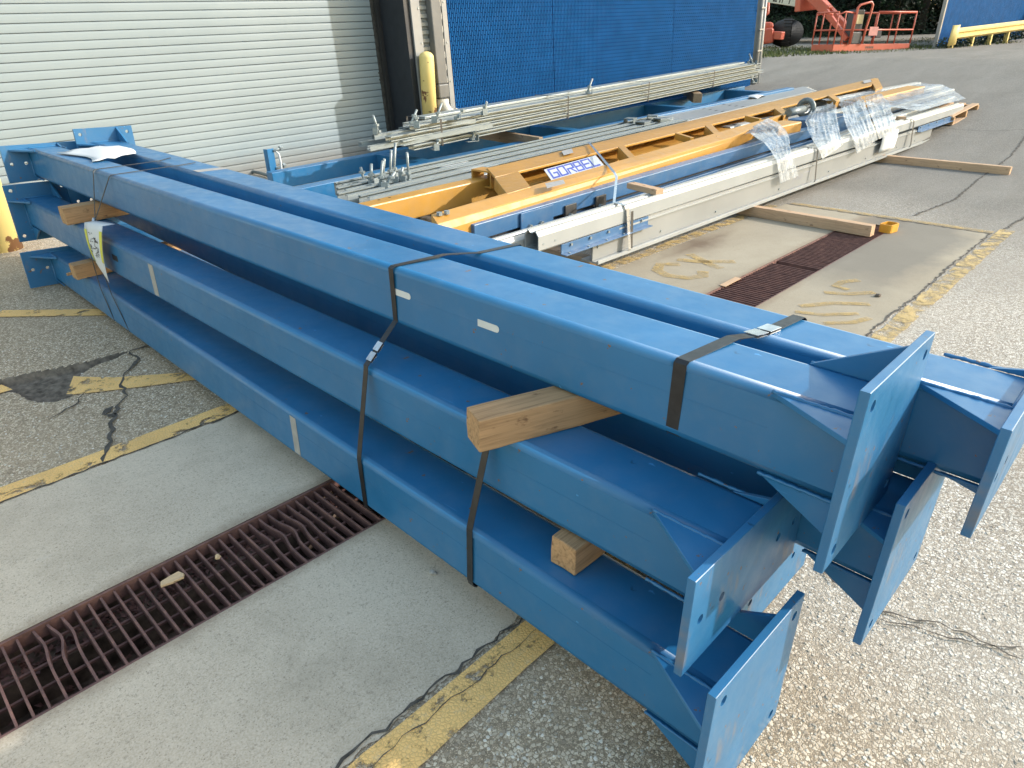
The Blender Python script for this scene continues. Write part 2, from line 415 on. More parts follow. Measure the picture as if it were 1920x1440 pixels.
M = {}
M['blue'] = paint_mat('blue_enamel', (0.020, 0.146, 0.325), marks=0.8)
M['blue_plate'] = paint_mat('scuffed_blue_enamel', (0.026, 0.145, 0.315), chips=0.675, rub=0.6, marks=0.9)
M['blue2'] = paint_mat('blue_enamel_pale', (0.045, 0.13, 0.27), chips=0.72, dust=0.16)
M['yellow'] = paint_mat('orange_yellow_enamel', (0.49, 0.250, 0.045), chips=0.74, rough=0.42)
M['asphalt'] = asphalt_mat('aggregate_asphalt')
M['asphalt_hole'] = simple('broken_asphalt', (0.15, 0.125, 0.10), 0.9, 0, 0.5, 30, 0.2, 0.9, 90)
M['concrete'] = concrete_mat('cast_concrete')
M['line'] = line_paint_mat('worn_yellow_paint', (0.90, 0.555, 0.20), wear=0.43, soft=0.035)
M['line_old'] = line_paint_mat('old_yellow_paint', (0.56, 0.405, 0.175), wear=0.49, soft=0.09)
M['line_faint'] = line_paint_mat('faded_yellow_paint', (0.52, 0.36, 0.13), wear=0.52, soft=0.22)
M['wood'] = wood_mat('rough_sawn_wood', (0.43, 0.265, 0.14), 0.5)
M['wood_pale'] = wood_mat('pale_lumber', (0.50, 0.34, 0.22), 0.75)
M['wood_grey'] = wood_mat('weathered_lumber', (0.30, 0.22, 0.15), 0.6)
M['rust'] = rust_mat('rusted_steel')
M['strap'] = simple('black_steel_strapping', (0.030, 0.030, 0.032), 0.34, 0.3, 0.3, 30)
M['wire'] = simple('dark_tie_wire', (0.06, 0.06, 0.06), 0.5, 0.5, 0.2, 30)
M['seal'] = galv_mat('zinc_strap_seal', (0.62, 0.65, 0.68), 0.3, 0.9)
M['galv'] = galv_mat('galvanized_steel', (0.30, 0.345, 0.36), 0.42, 0.3)
M['galv_dull'] = galv_mat('dull_galvanized_steel', (0.17, 0.20, 0.21), 0.45, 0.3)
M['alu'] = simple('clear_anodised_aluminium', (0.35, 0.37, 0.375), 0.34, 0.12, 0.08, 2.0)
M['alu_white'] = simple('pale_aluminium_web', (0.285, 0.295, 0.295), 0.42, 0.15, 0.08, 1.5)
M['dark'] = simple('dark_bracket_steel', (0.07, 0.068, 0.065), 0.5, 0.4, 0.3, 20)
M['black'] = simple('black_rubber', (0.02, 0.02, 0.021), 0.7)
M['paper'] = simple('white_paper', (0.60, 0.62, 0.64), 0.7, 0, 0.04, 5)
M['tape'] = simple('grey_masking_tape', (0.34, 0.33, 0.32), 0.6, 0, 0.15, 20)
M['sticker'] = simple('pale_sticker', (0.62, 0.64, 0.64), 0.45, 0, 0.05, 20)
M['ink'] = simple('label_ink', (0.025, 0.025, 0.03), 0.6)
M['lime'] = simple('yellow_label_edge', (0.60, 0.58, 0.06), 0.5)
M['violet'] = simple('blue_violet_print', (0.10, 0.12, 0.46), 0.5)
M['grey_print'] = simple('grey_print', (0.30, 0.31, 0.34), 0.5)
M['door'] = door_mat('pale_green_grey_door_paint')
M['navy'] = simple('dark_slate_cladding', (0.016, 0.020, 0.028), 0.5, 0, 0.12, 3)
M['trim'] = simple('grey_metal_trim', (0.25, 0.26, 0.265), 0.45, 0.1, 0.1, 3)
M['siding'] = simple('corrugated_grey_siding', (0.30, 0.31, 0.30), 0.5, 0.1, 0.2, 8)
M['pipe_grey'] = simple('grey_plastic_pipe', (0.12, 0.124, 0.124), 0.5)
M['pipe_white'] = simple('white_plastic_elbow', (0.58, 0.56, 0.51), 0.42, 0, 0.08, 7)
M['mesh_blue'] = simple('blue_privacy_slat', (0.008, 0.082, 0.245), 0.7, 0, 0.14, 4.0, 0.05)
M['mesh_dark'] = simple('blue_fence_backing', (0.004, 0.032, 0.115), 0.7, 0, 0.15, 2.5, 0.05)
M['mesh_wire'] = simple('blue_vinyl_wire', (0.018, 0.095, 0.26), 0.6, 0, 0.2, 4, 0.15)
M['bollard'] = bollard_mat('chipped_yellow_bollard_paint')
M['red'] = paint_mat('faded_orange_red_enamel', (0.50, 0.10, 0.055), chips=0.72, rough=0.5)
M['cream'] = simple('cream_boom_paint', (0.58, 0.55, 0.46), 0.5)
M['pink'] = simple('faded_pink_placard', (0.50, 0.22, 0.20), 0.6)
M['tan'] = simple('tan_label', (0.50, 0.42, 0.24), 0.6)
M['charcoal'] = simple('charcoal_plastic', (0.05, 0.053, 0.06), 0.55)
M['rail_yellow'] = simple('guardrail_yellow', (0.62, 0.48, 0.17), 0.6, 0, 0.15, 4)
M['leaf'] = leaf_mat('dark_green_leaf', (0.009, 0.018, 0.007))
M['leaf2'] = leaf_mat('mid_green_leaf', (0.016, 0.030, 0.011))
M['grass'] = leaf_mat('rough_grass', (0.085, 0.105, 0.035))
M['soil'] = simple('dry_soil_verge', (0.17, 0.14, 0.09), 0.95, 0, 0.4, 3, 0.1, 0.8, 20)
M['bark'] = simple('dark_bark', (0.05, 0.04, 0.03), 0.9, 0, 0.4, 10)
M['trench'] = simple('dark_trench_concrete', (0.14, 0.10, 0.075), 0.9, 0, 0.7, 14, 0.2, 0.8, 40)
M['crack'] = simple('tar_dark_crack', (0.075, 0.066, 0.056), 0.95, 0, 0.5, 40)
M['stone'] = simple('loose_grey_stone', (0.40, 0.385, 0.36), 0.9, 0, 0.3, 40)
M['chip'] = wood_mat('bright_wood_chip', (0.62, 0.44, 0.26), 0.8)
M['orange'] = simple('orange_plastic', (0.62, 0.30, 0.03), 0.45)
M['wrap'] = wrap_mat('clear_stretch_wrap')

# ---------------------------------------------------------------- mesh helpers
class MB:
    """collects geometry for ONE mesh object"""
    def __init__(s):
        s.v = []; s.f = []; s.smooth = []
    def add(s, verts, faces, smooth=False):
        o = len(s.v)
        s.v += [tuple(v) for v in verts]
        s.f += [tuple(i + o for i in f) for f in faces]
        s.smooth += [smooth] * len(faces)
        return s
    def box(s, a, b):
        (x0, y0, z0), (x1, y1, z1) = a, b
        vs = [(x, y, z) for x in (x0, x1) for y in (y0, y1) for z in (z0, z1)]
        return s.add(vs, [(0, 1, 3, 2), (4, 6, 7, 5), (0, 4, 5, 1), (2, 3, 7, 6), (0, 2, 6, 4), (1, 5, 7, 3)])
    def hexa(s, top, dz):
        """quad of four points thickened by the vector dz"""
        t = [Vector(p) for p in top]; d = Vector(dz)
        vs = t + [p + d for p in t]
        return s.add(vs, [(0, 1, 2, 3), (7, 6, 5, 4), (0, 4, 5, 1), (1, 5, 6, 2), (2, 6, 7, 3), (3, 7, 4, 0)])
    def bar(s, p, q, w, h, up=(0, 0, 1), off=(0, 0)):
        p = Vector(p); q = Vector(q); x = (q - p).normalized(); u = Vector(up)
        y = u.cross(x).normalized(); z = x.cross(y)
        vs = []
        for c in (p, q):
            for sy, sz in ((-1, -1), (1, -1), (1, 1), (-1, 1)):
                vs.append(c + y * (sy * w / 2 + off[0]) + z * (sz * h / 2 + off[1]))
        return s.add(vs, [(3, 2, 1, 0), (4, 5, 6, 7), (0, 1, 5, 4), (1, 2, 6, 5), (2, 3, 7, 6), (3, 0, 4, 7)])
    def prism(s, prof, x0, x1, smooth=False, cap=True):
        """profile of (y, z) pairs swept along local x"""
        n = len(prof)
        vs = [(x0, y, z) for y, z in prof] + [(x1, y, z) for y, z in prof]
        fs = [(i, (i + 1) % n, n + (i + 1) % n, n + i) for i in range(n)]
        s.add(vs, fs, smooth)
        if cap:
            s.add(vs, [tuple(range(n - 1, -1, -1)), tuple(range(n, 2 * n))])
        return s
    def hollow(s, outer, inner, x0, x1):
        """open tube between two profiles with the same number of points"""
        n = len(outer)
        vs = []
        for x in (x0, x1):
            vs += [(x, y, z) for y, z in outer] + [(x, y, z) for y, z in inner]
        fs = []
        for i in range(n):
            j = (i + 1) % n
            fs.append((i, j, 2 * n + j, 2 * n + i))
            fs.append((n + j, n + i, 3 * n + i, 3 * n + j))
            fs.append((j, i, n + i, n + j))
            fs.append((2 * n + i, 2 * n + j, 3 * n + j, 3 * n + i))
        return s.add(vs, fs)
    def tube(s, pts, r, n=8, smooth=True, caps=True):
        pts = [Vector(p) for p in pts]
        rs = r if isinstance(r, (list, tuple)) else [r] * len(pts)
        rings = []
        t = (pts[1] - pts[0]).normalized()
        a = t.orthogonal().normalized()
        for i, p in enumerate(pts):
            if i == 0: d = pts[1] - pts[0]
            elif i == len(pts) - 1: d = pts[-1] - pts[-2]
            else: d = (pts[i + 1] - pts[i]).normalized() + (pts[i] - pts[i - 1]).normalized()
            d = d.normalized()
            a = (a - d * a.dot(d)).normalized()
            b = d.cross(a)
            rings.append([p + (a * math.cos(2 * math.pi * k / n) + b * math.sin(2 * math.pi * k / n)) * rs[i] for k in range(n)])
        vs = [v for ring in rings for v in ring]
        fs = []
        for i in range(len(pts) - 1):
            for k in range(n):
                fs.append((i * n + k, i * n + (k + 1) % n, (i + 1) * n + (k + 1) % n, (i + 1) * n + k))
        s.add(vs, fs, smooth)
        if caps:
            m = (len(pts) - 1) * n
            s.add(vs, [tuple(range(n - 1, -1, -1)), tuple(m + k for k in range(n))])
        return s
    def ribbon(s, pts, w, t=0.0012):
        """flat strap: points carry the centre line, w is the width vector"""
        pts = [Vector(p) for p in pts]; w = Vector(w)
        vs = []
        for i, p in enumerate(pts):
            if i == 0: d = pts[1] - pts[0]
            elif i == len(pts) - 1: d = pts[-1] - pts[-2]
            else: d = (pts[i + 1] - pts[i]).normalized() + (pts[i] - pts[i - 1]).normalized()
            nrm = d.cross(w).normalized() * t
            vs += [p - w / 2, p + w / 2, p + w / 2 + nrm, p - w / 2 + nrm]
        fs = []
        for i in range(len(pts) - 1):
            a = 4 * i; b = a + 4
            for k in range(4):
                fs.append((a + k, a + (k + 1) % 4, b + (k + 1) % 4, b + k))
        n = 4 * (len(pts) - 1)
        fs += [(3, 2, 1, 0), (n, n + 1, n + 2, n + 3)]
        return s.add(vs, fs)
    def mesh(s, name, mat, bevel=0.0, segs=2):
        me = bpy.data.meshes.new(name)
        me.from_pydata(s.v, [], s.f)
        me.polygons.foreach_set('use_smooth', s.smooth)
        bm = bmesh.new(); bm.from_mesh(me)
        bmesh.ops.remove_doubles(bm, verts=bm.verts, dist=1e-5)
        bmesh.ops.recalc_face_normals(bm, faces=bm.faces)
        if bevel:
            es = [e for e in bm.edges if len(e.link_faces) == 2 and e.calc_face_angle(0) > 0.6]
            bmesh.ops.bevel(bm, geom=es, offset=bevel, segments=segs, profile=0.5, affect='EDGES')
        bm.to_mesh(me); bm.free()
        if mat is not None:
            me.materials.append(M[mat] if isinstance(mat, str) else mat)
        me.update()
        return me
    def build(s, name, mat, parent=None, bevel=0.0, kind=None, label=None, segs=2):
        return link(name, s.mesh(name, mat, bevel, segs), parent, kind, label)

def link(name, me, parent=None, kind=None, label=None):
    o = bpy.data.objects.new(name, me)
    COL.objects.link(o)
    if parent is not None: o.parent = parent
    if kind: o['kind'] = kind
    if label: o['label'] = label
    return o

def tag(o, label, cat, group=None):
    o['label'] = label; o['category'] = cat
    if group: o['group'] = group
    return o

def thing(name, label, cat, mat=None, group=None):
    o = bpy.data.objects.new(name, None)
    COL.objects.link(o)
    o.empty_display_size = 0.1
    if mat is not None: o.matrix_world = mat
    return tag(o, label, cat, group)

def frame(p, q, up=(0, 0, 1), roll=0.0):
    """x runs from p to q, z is close to up, y is to the left"""
    p = Vector(p); q = Vector(q)
    x = (q - p).normalized(); y = Vector(up).cross(x).normalized(); z = x.cross(y)
    m = Matrix((x, y, z)).transposed().to_4x4()
    m.translation = p
    return m @ Matrix.Rotation(roll, 4, 'X'), (q - p).length

def at(loc, rz=0.0):
    return Matrix.Translation(loc) @ Matrix.Rotation(rz, 4, 'Z')

def rounded(w, h, r, seg=4):
    pr = []
    for cx, cy, a0 in ((w / 2 - r, h / 2 - r, 0), (-w / 2 + r, h / 2 - r, 90), (-w / 2 + r, -h / 2 + r, 180), (w / 2 - r, -h / 2 + r, 270)):
        for k in range(seg + 1):
            a = R(a0 + 90 * k / seg)
            pr.append((cx + r * math.cos(a), cy + r * math.sin(a)))
    return pr

def holed_plate(w, h, holes, r, t, x0):
    """steel plate in the local y-z plane with real through holes, from x0 to x0 + t"""
    bm = bmesh.new()
    loops = [[(-w / 2, -h / 2), (w / 2, -h / 2), (w / 2, h / 2), (-w / 2, h / 2)]]
    for cy, cz in holes:
        loops.append([(cy + r * math.cos(2 * math.pi * k / 16), cz + r * math.sin(2 * math.pi * k / 16)) for k in range(16)])
    edges = []
    for lp in loops:
        vs = [bm.verts.new((x0, y, z)) for y, z in lp]
        edges += [bm.edges.new((vs[i], vs[(i + 1) % len(vs)])) for i in range(len(vs))]
    bmesh.ops.triangle_fill(bm, use_beauty=True, use_dissolve=False, edges=edges)
    fs = list(bm.faces)
    ret = bmesh.ops.extrude_face_region(bm, geom=fs)
    for v in [g for g in ret['geom'] if isinstance(g, bmesh.types.BMVert)]:
        v.co.x += t
    bmesh.ops.recalc_face_normals(bm, faces=bm.faces)
    es = [e for e in bm.edges if len(e.link_faces) == 2 and e.calc_face_angle(0) > 0.6 and (e.verts[0].co - e.verts[1].co).length > 0.05 and abs(e.verts[0].co.x - e.verts[1].co.x) < 1e-5]
    bmesh.ops.bevel(bm, geom=es, offset=0.0015, segments=1, affect='EDGES')
    me = bpy.data.meshes.new('plate')
    bm.to_mesh(me); bm.free()
    return me

def jag(a, b, n, amp, seed=0):
    """irregular line between two ground points"""
    rnd = random.Random(seed)
    a = Vector(a); b = Vector(b)
    d = (b - a); nrm = Vector((-d.y, d.x, 0)).normalized()
    return [a + d * (i / n) + nrm * (rnd.uniform(-amp, amp) if 0 < i < n else 0) for i in range(n + 1)]

# ---------------------------------------------------------------- the ground
def gz(x, y=0.0):
    """yard level: flat round the drain, climbing to the verge behind"""
    if x < 8: return 0.0
    if x < 14: return 0.0095 * (x - 8) ** 2
    if x < 19.6: return 0.342 + 0.125 * (x - 14)
    return 1.042 + 0.02 * (x - 19.6)

HOLE = [(0.37, 4.10), (0.52, 4.075), (0.68, 4.03), (0.80, 4.00), (0.93, 4.0), (1.0, 3.975), (0.92, 3.93), (0.80, 3.91), (0.72, 3.86), (0.665, 3.78), (0.645, 3.68), (0.60, 3.61), (0.53, 3.60), (0.47, 3.66), (0.435, 3.74), (0.42, 3.86), (0.36, 3.95)]
def in_poly(x, y, poly):
    c = False; j = len(poly) - 1
    for i in range(len(poly)):
        xi, yi = poly[i]; xj, yj = poly[j]
        if (yi > y) != (yj > y) and x < (xj - xi) * (y - yi) / (yj - yi) + xi: c = not c
        j = i
    return c
def edge_dist(x, y, poly):
    best = 9
    for i in range(len(poly)):
        a = Vector((*poly[i], 0)); b = Vector((*poly[(i + 1) % len(poly)], 0)); p = Vector((x, y, 0))
        t = max(0, min(1, (p - a).dot(b - a) / (b - a).length_squared))
        best = min(best, (p - a - (b - a) * t).length)
    return best

T0, T1 = 1.690, 2.052          # drain trench, inside width in y
TX0, TX1 = -2.6, 6.76
SLAB = (-3.0, 1.005, 7.06, 2.835)

def axis(vals, fine, step, coarse):
    xs = list(vals)
    lo, hi = fine
    k = lo
    while k <= hi + 1e-6:
        xs.append(k); k += step
    xs += coarse
    return sorted(set(round(x, 4) for x in xs))
gx = axis([TX0, TX1, SLAB[0], SLAB[2]], (0.30, 1.06), 0.009, [-60, -25, -12, -6, -1, 1.4, 2, 3, 4, 5, 6, 8, 9, 10, 11, 12, 13, 14, 15, 16, 17, 18, 19, 20, 21, 19.6, 22, 25, 30, 45, 80, 160])
gy = axis([T0, T1], (3.54, 4.14), 0.009, [-90, -40, -15, -6, -3, -1, 0, 0.5, 1.2, 2.5, 3.1, 4.4, 4.8, 5.4, 6, 6.9, 8, 10, 13, 18, 30, 60, 120])
vid = {}; gv = []; gf = []; hf = []
def ground_vert(i, j):
    if (i, j) not in vid:
        x, y = gx[i], gy[j]
        z = gz(x, y)
        if 0.3 < x < 1.1 and 3.5 < y < 4.15 and in_poly(x, y, HOLE):
            d = edge_dist(x, y, HOLE)
            z -= min(0.040, d * 1.1) + 0.007 * noise.noise(Vector((x * 40, y * 40, 0)))
        elif 0.2 < x < 1.2 and 3.4 < y < 4.2:
            z += 0.003 * noise.noise(Vector((x * 14, y * 14, 3)))
        vid[(i, j)] = len(gv); gv.append((x, y, z))
    return vid[(i, j)]
for i in range(len(gx) - 1):
    for j in range(len(gy) - 1):
        mx, my = (gx[i] + gx[i + 1]) / 2, (gy[j] + gy[j + 1]) / 2
        if TX0 < mx < TX1 and T0 < my < T1: continue
        f = (ground_vert(i, j), ground_vert(i + 1, j), ground_vert(i + 1, j + 1), ground_vert(i, j + 1))
        gf.append(f)
        hf.append(1 if (0.3 < mx < 1.1 and in_poly(mx, my, HOLE)) else 0)
me = bpy.data.meshes.new('ground')
me.from_pydata(gv, [], gf)
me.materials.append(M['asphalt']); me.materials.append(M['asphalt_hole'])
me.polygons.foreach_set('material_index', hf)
me.polygons.foreach_set('use_smooth', [True] * len(gf))
link('ground', me, None, 'structure')

# concrete apron either side of the drain, broken edge along the yellow line
def slab_sheet(y0, y1, jag_edge):
    n = 900
    vs = []; fs = []
    for i in range(n + 1):
        x = SLAB[0] + (SLAB[2] - SLAB[0]) * i / n
        e = 0.016 * noise.noise(Vector((x * 3.1, jag_edge * 5, 0))) + 0.014 * noise.noise(Vector((x * 17, jag_edge * 3, 2))) + 0.008 * noise.noise(Vector((x * 53, jag_edge, 7)))
        if jag_edge == 0: vs += [(x, y0 + e + 0.006, 0.004), (x, y1, 0.004)]
        else: vs += [(x, y0, 0.004), (x, y1 + e * 0.5, 0.004)]
        if i: fs.append((2 * i - 2, 2 * i, 2 * i + 1, 2 * i - 1))
    return vs, fs
mb = MB()
mb.add(*slab_sheet(SLAB[1], T0, 0)); mb.add(*slab_sheet(T1, SLAB[3], 1))
mb.add([(TX1, T0, 0.004), (SLAB[2], T0, 0.004), (SLAB[2], T1, 0.004), (TX1, T1, 0.004)], [(0, 1, 2, 3)])
mb.build('concrete_apron', 'concrete', None, kind='structure')

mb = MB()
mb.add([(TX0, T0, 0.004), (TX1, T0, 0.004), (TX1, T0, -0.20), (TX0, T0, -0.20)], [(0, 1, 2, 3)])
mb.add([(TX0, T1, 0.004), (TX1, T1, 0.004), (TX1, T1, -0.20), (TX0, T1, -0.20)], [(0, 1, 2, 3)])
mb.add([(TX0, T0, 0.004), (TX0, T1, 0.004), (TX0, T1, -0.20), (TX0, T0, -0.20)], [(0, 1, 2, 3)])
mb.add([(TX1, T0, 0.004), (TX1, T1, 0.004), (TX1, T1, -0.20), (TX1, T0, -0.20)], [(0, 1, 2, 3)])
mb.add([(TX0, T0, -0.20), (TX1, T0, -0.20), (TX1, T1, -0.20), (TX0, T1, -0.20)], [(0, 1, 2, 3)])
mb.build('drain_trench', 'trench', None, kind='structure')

# painted lines, thin sheets just above what they lie on
def strip(name, pts_a, pts_b, z, mat):
    n = len(pts_a)
    vs = [(*p[:2], z + gz(p[0])) for p in pts_a] + [(*p[:2], z + gz(p[0])) for p in pts_b]
    return MB().add(vs, [(i, i + 1, n + i + 1, n + i) for i in range(n - 1)]).build(name, mat, None, kind='structure')
def wavy(x0, x1, y, amp, seed, n=60):
    return [(x0 + (x1 - x0) * i / n, y + amp * noise.noise(Vector((i * 0.9, seed, 0))) + amp * noise.noise(Vector((i * 0.21, seed, 4)))) for i in range(n + 1)]
strip('painted_line', wavy(-1.0, 1.8, 0.872, 0.006, 1, 30), wavy(-1.0, 1.8, 0.992, 0.008, 2, 30), 0.006, 'line')
strip('painted_line', wavy(1.8, 7.3, 0.872, 0.012, 11), wavy(1.8, 7.3, 0.985, 0.016, 12), 0.006, 'line_old')
strip('painted_line', wavy(-1.0, 1.5, 2.842, 0.006, 3, 30), wavy(-1.0, 1.5, 2.952, 0.008, 4, 30), 0.006, 'line')
strip('painted_line', wavy(1.5, 6.9, 2.842, 0.01, 13), wavy(1.5, 6.9, 2.95, 0.014, 14), 0.006, 'line_old')
strip('painted_line', wavy(-0.6, 0.415, 3.90, 0.006, 5, 14), wavy(-0.6, 0.39, 4.0, 0.006, 6, 14), 0.006, 'line')
strip('painted_line', [(0.585, 3.64), (0.62, 3.60), (0.75, 3.52), (0.9, 3.43), (1.08, 3.33), (1.3, 3.20)], [(0.675, 3.84), (0.70, 3.80), (0.82, 3.66), (0.95, 3.56), (1.13, 3.42), (1.35, 3.30)], 0.006, 'line')
strip('painted_line', wavy(-0.4, 0.61, 5.16, 0.006, 7, 10) + [(1.10, 4.66), (1.4, 4.44)], wavy(-0.4, 0.64, 5.30, 0.006, 8, 10) + [(1.13, 4.80), (1.4, 4.58)], 0.006, 'line')
strip('painted_line', [(7.07 + 0.01 * noise.noise(Vector((i, 0, 0))), 1.0 + i * 0.1) for i in range(19)], [(7.17 + 0.012 * noise.noise(Vector((i, 5, 0))), 1.0 + i * 0.1) for i in range(19)], 0.006, 'line_faint')

# faded hand-painted letters on the apron: broken strokes of yellow
def stroke(pts, w, name='painted_letter'):
    pts = [Vector((p[0], p[1], 0)) for p in pts]
    a = []; b = []
    for i, p in enumerate(pts):
        d = (pts[min(i + 1, len(pts) - 1)] - pts[max(i - 1, 0)]).normalized()
        nr = Vector((-d.y, d.x, 0)) * (w / 2)
        a.append(p + nr); b.append(p - nr)
    strip(name, a, b, 0.008, 'line_faint')
GXY = lambda p: p[:2]
stroke([GXY(p) for p in ((4.485, 2.531, 0.000), (4.384, 2.643, 0.000), (4.243, 2.580, 0.000), (4.182, 2.459, 0.000), (4.232, 2.312, 0.000), (4.347, 2.257, 0.000), (4.448, 2.315, 0.000))], 0.085)
stroke([GXY(p) for p in ((4.769, 2.620, 0.000), (4.716, 2.504, 0.000), (4.640, 2.378, 0.000), (4.596, 2.247, 0.000))], 0.075)
stroke([GXY(p) for p in ((4.580, 2.613, 0.000), (4.641, 2.461, 0.000), (4.826, 2.254, 0.000))], 0.08)
stroke([GXY(p) for p in ((4.996, 1.395, 0.000), (4.885, 1.465, 0.000), (4.756, 1.471, 0.000), (4.738, 1.375, 0.000))], 0.06)
stroke([GXY(p) for p in ((4.575, 1.474, 0.000), (4.650, 1.344, -0.000), (4.802, 1.224, 0.000))], 0.06)
stroke([GXY(p) for p in ((4.208, 1.484, 0.000), (4.404, 1.356, 0.000), (4.545, 1.172, -0.000))], 0.06)
stroke([GXY(p) for p in ((4.094, 1.469, 0.000), (4.151, 1.325, -0.000), (4.324, 1.162, 0.000))], 0.05)
stroke([GXY(p) for p in ((4.021, 1.258, -0.000), (4.157, 1.135, -0.000), (4.294, 1.088, 0.000))], 0.05)

# cracks: narrow broken ribbons of dark binder
def crack(pts, w, seed, z=0.007):
    rnd = random.Random(seed)
    fine = []
    for p, q in zip(pts[:-1], pts[1:]):
        d = (Vector((*q[:2], 0)) - Vector((*p[:2], 0))).length
        n = max(3, int(d / 0.03))
        fine += jag((*p[:2], 0), (*q[:2], 0), n, 0.012, rnd.random() * 1e6)[:-1]
    fine.append(Vector((*pts[-1][:2], 0)))
    a = []; b = []
    for i, p in enumerate(fine):
        d = (fine[min(i + 1, len(fine) - 1)] - fine[max(i - 1, 0)]).normalized()
        nr = Vector((-d.y, d.x, 0)) * (w * rnd.uniform(0.25, 1.0) * (0.25 if i in (0, len(fine) - 1) else 1) / 2)
        a.append(p + nr); b.append(p - nr)
    strip('pavement_crack', a, b, z, 'crack')
crack([(0.995, 3.96), (1.10, 3.955), (1.3, 4.0)], 0.03, 1)
crack([(0.99, 3.95), (0.985, 3.80), (0.86, 3.66), (0.80, 3.52), (0.79, 3.40), (0.71, 3.32), (0.66, 3.20), (0.60, 3.07), (0.56, 2.97), (0.50, 2.85)], 0.022, 2)
crack([(0.70, 3.33), (0.64, 3.28), (0.67, 3.22)], 0.05, 3)
crack([(0.66, 3.60), (0.60, 3.50), (0.45, 3.42)], 0.012, 4)
crack([(-0.2, 0.93), (0.3, 0.935), (0.62, 0.955), (0.9, 0.945), (1.3, 0.95)], 0.0035, 5, 0.009)
crack([(3.4, 1.0), (4.2, 1.01), (5.0, 1.0), (5.8, 1.015), (6.6, 1.01), (7.1, 1.005)], 0.02, 6)
crack([(7.3, 0.95), (8.2, 0.90), (9.0, 1.0), (10.2, 0.85)], 0.03, 7)
crack([GXY(p) for p in ((7.350, 1.707, 0.000), (8.400, 1.603, 0.000), (9.724, 1.667, 0.000), (11.217, 1.661, 0.000), (13.004, 1.789, 0.000))], 0.03, 8)
crack([GXY(p) for p in ((12.872, 3.051, 0.000), (12.881, 2.379, 0.000), (13.180, 1.840, 0.000))], 0.018, 9)
crack([GXY(p) for p in ((1.893, 0.471, 0.000), (1.830, 0.236, 0.000), (1.904, 0.096, 0.000), (1.917, -0.113, 0.000))], 0.009, 10)
crack([GXY(p) for p in ((1.797, 0.240, -0.000), (1.859, 0.057, 0.000), (1.966, -0.098, 0.000))], 0.008, 11)
crack([(-3.0, 2.84), (0.0, 2.838), (1.2, 2.836)], 0.012, 12)
crack([(7.055, 1.0), (7.06, 1.8), (7.055, 2.84)], 0.03, 13)
crack([(-0.5, 1.012), (0.3, 1.016), (1.2, 1.005)], 0.012, 14)

# ---------------------------------------------------------------- drain grates
def make_grate(x0, x1, seed, label, bent=()):
    rnd = random.Random(seed)
    t = thing('drain_grate', label, 'drain grate', at((x0, 0, 0)), 'steel grates over the trench drain')
    L = x1 - x0
    n = int(L / 0.0385)
    base = MB().box((-0.0035, T0 + 0.012, -0.040), (0.0035, T1 - 0.012, -0.004)).mesh('bar', 'rust', 0.001, 1)
    for k in range(n):
        xb = 0.03 + (L - 0.06) * (k + 0.5) / n + rnd.uniform(-0.002, 0.002)
        bend = 0.0
        for (bx, by, amt, wid) in bent:
            bend += amt * math.exp(-((x0 + xb - bx) / wid) ** 2)
        if abs(bend) > 0.003:
            by = bent[0][1] if len(bent) == 1 else min(bent, key=lambda q: abs(x0 + xb - q[0]))[1]
            mb = MB(); m = 14; vs = []
            for i in range(m + 1):
                y = T0 + 0.012 + (T1 - T0 - 0.024) * i / m
                dx = bend * math.exp(-((y - by) / 0.06) ** 2)
                for sx, z in ((-0.0035, -0.004), (0.0035, -0.004), (0.0035, -0.040), (-0.0035, -0.040)):
                    vs.append((sx + dx, y, z - abs(bend) * 0.25 * math.exp(-((y - by) / 0.07) ** 2)))
            fs = [(4 * i + a, 4 * i + (a + 1) % 4, 4 * i + 4 + (a + 1) % 4, 4 * i + 4 + a) for i in range(m) for a in range(4)]
            fs += [(3, 2, 1, 0), (4 * m, 4 * m + 1, 4 * m + 2, 4 * m + 3)]
            o = mb.add(vs, fs).build('bar', 'rust', t)
        else:
            o = link('bar', base, t)
            o.rotation_euler = (0, rnd.uniform(-0.05, 0.05), rnd.uniform(-0.006, 0.006))
            # keep the bar turning about its own middle
            o.location = (xb, 0, 0)
            c = Vector((0, (T0 + T1) / 2, -0.02)); d = o.rotation_euler.to_matrix() @ c - c
            o.location = Vector((xb, 0, 0)) - d
            continue
        o.location = (xb, 0, 0)
    rod = MB().box((0.01, -0.004, -0.0305), (L - 0.01, 0.004, -0.0225)).mesh('cross_rod', 'rust')
    for i in range(4):
        o = link('cross_rod', rod, t)
        o.location = (0, T0 + 0.05 + (T1 - T0 - 0.10) * i / 3, -0.012)
    for y in (T0 + 0.0055, T1 - 0.0055):
        MB().box((0.0, y - 0.005, -0.046), (L, y + 0.005, 0.002)).build('edge_bar', 'rust', t, 0.001)
    return t
G = 'steel grates over the trench drain'
make_grate(-1.15, 1.12, 1, 'rusty drain grate at lower left, some bars bent, wood chip on it', ((0.08, 1.96, 0.020, 0.045), (0.80, 1.90, 0.024, 0.075)))
make_grate(1.125, 3.15, 2, 'rusty drain grate running under the stacked blue columns')
make_grate(3.155, 5.06, 3, 'dark brown drain grate on the bare apron right of the columns')
make_grate(5.065, 6.75, 4, 'rust-orange drain grate at the far end, lumber lying over it')
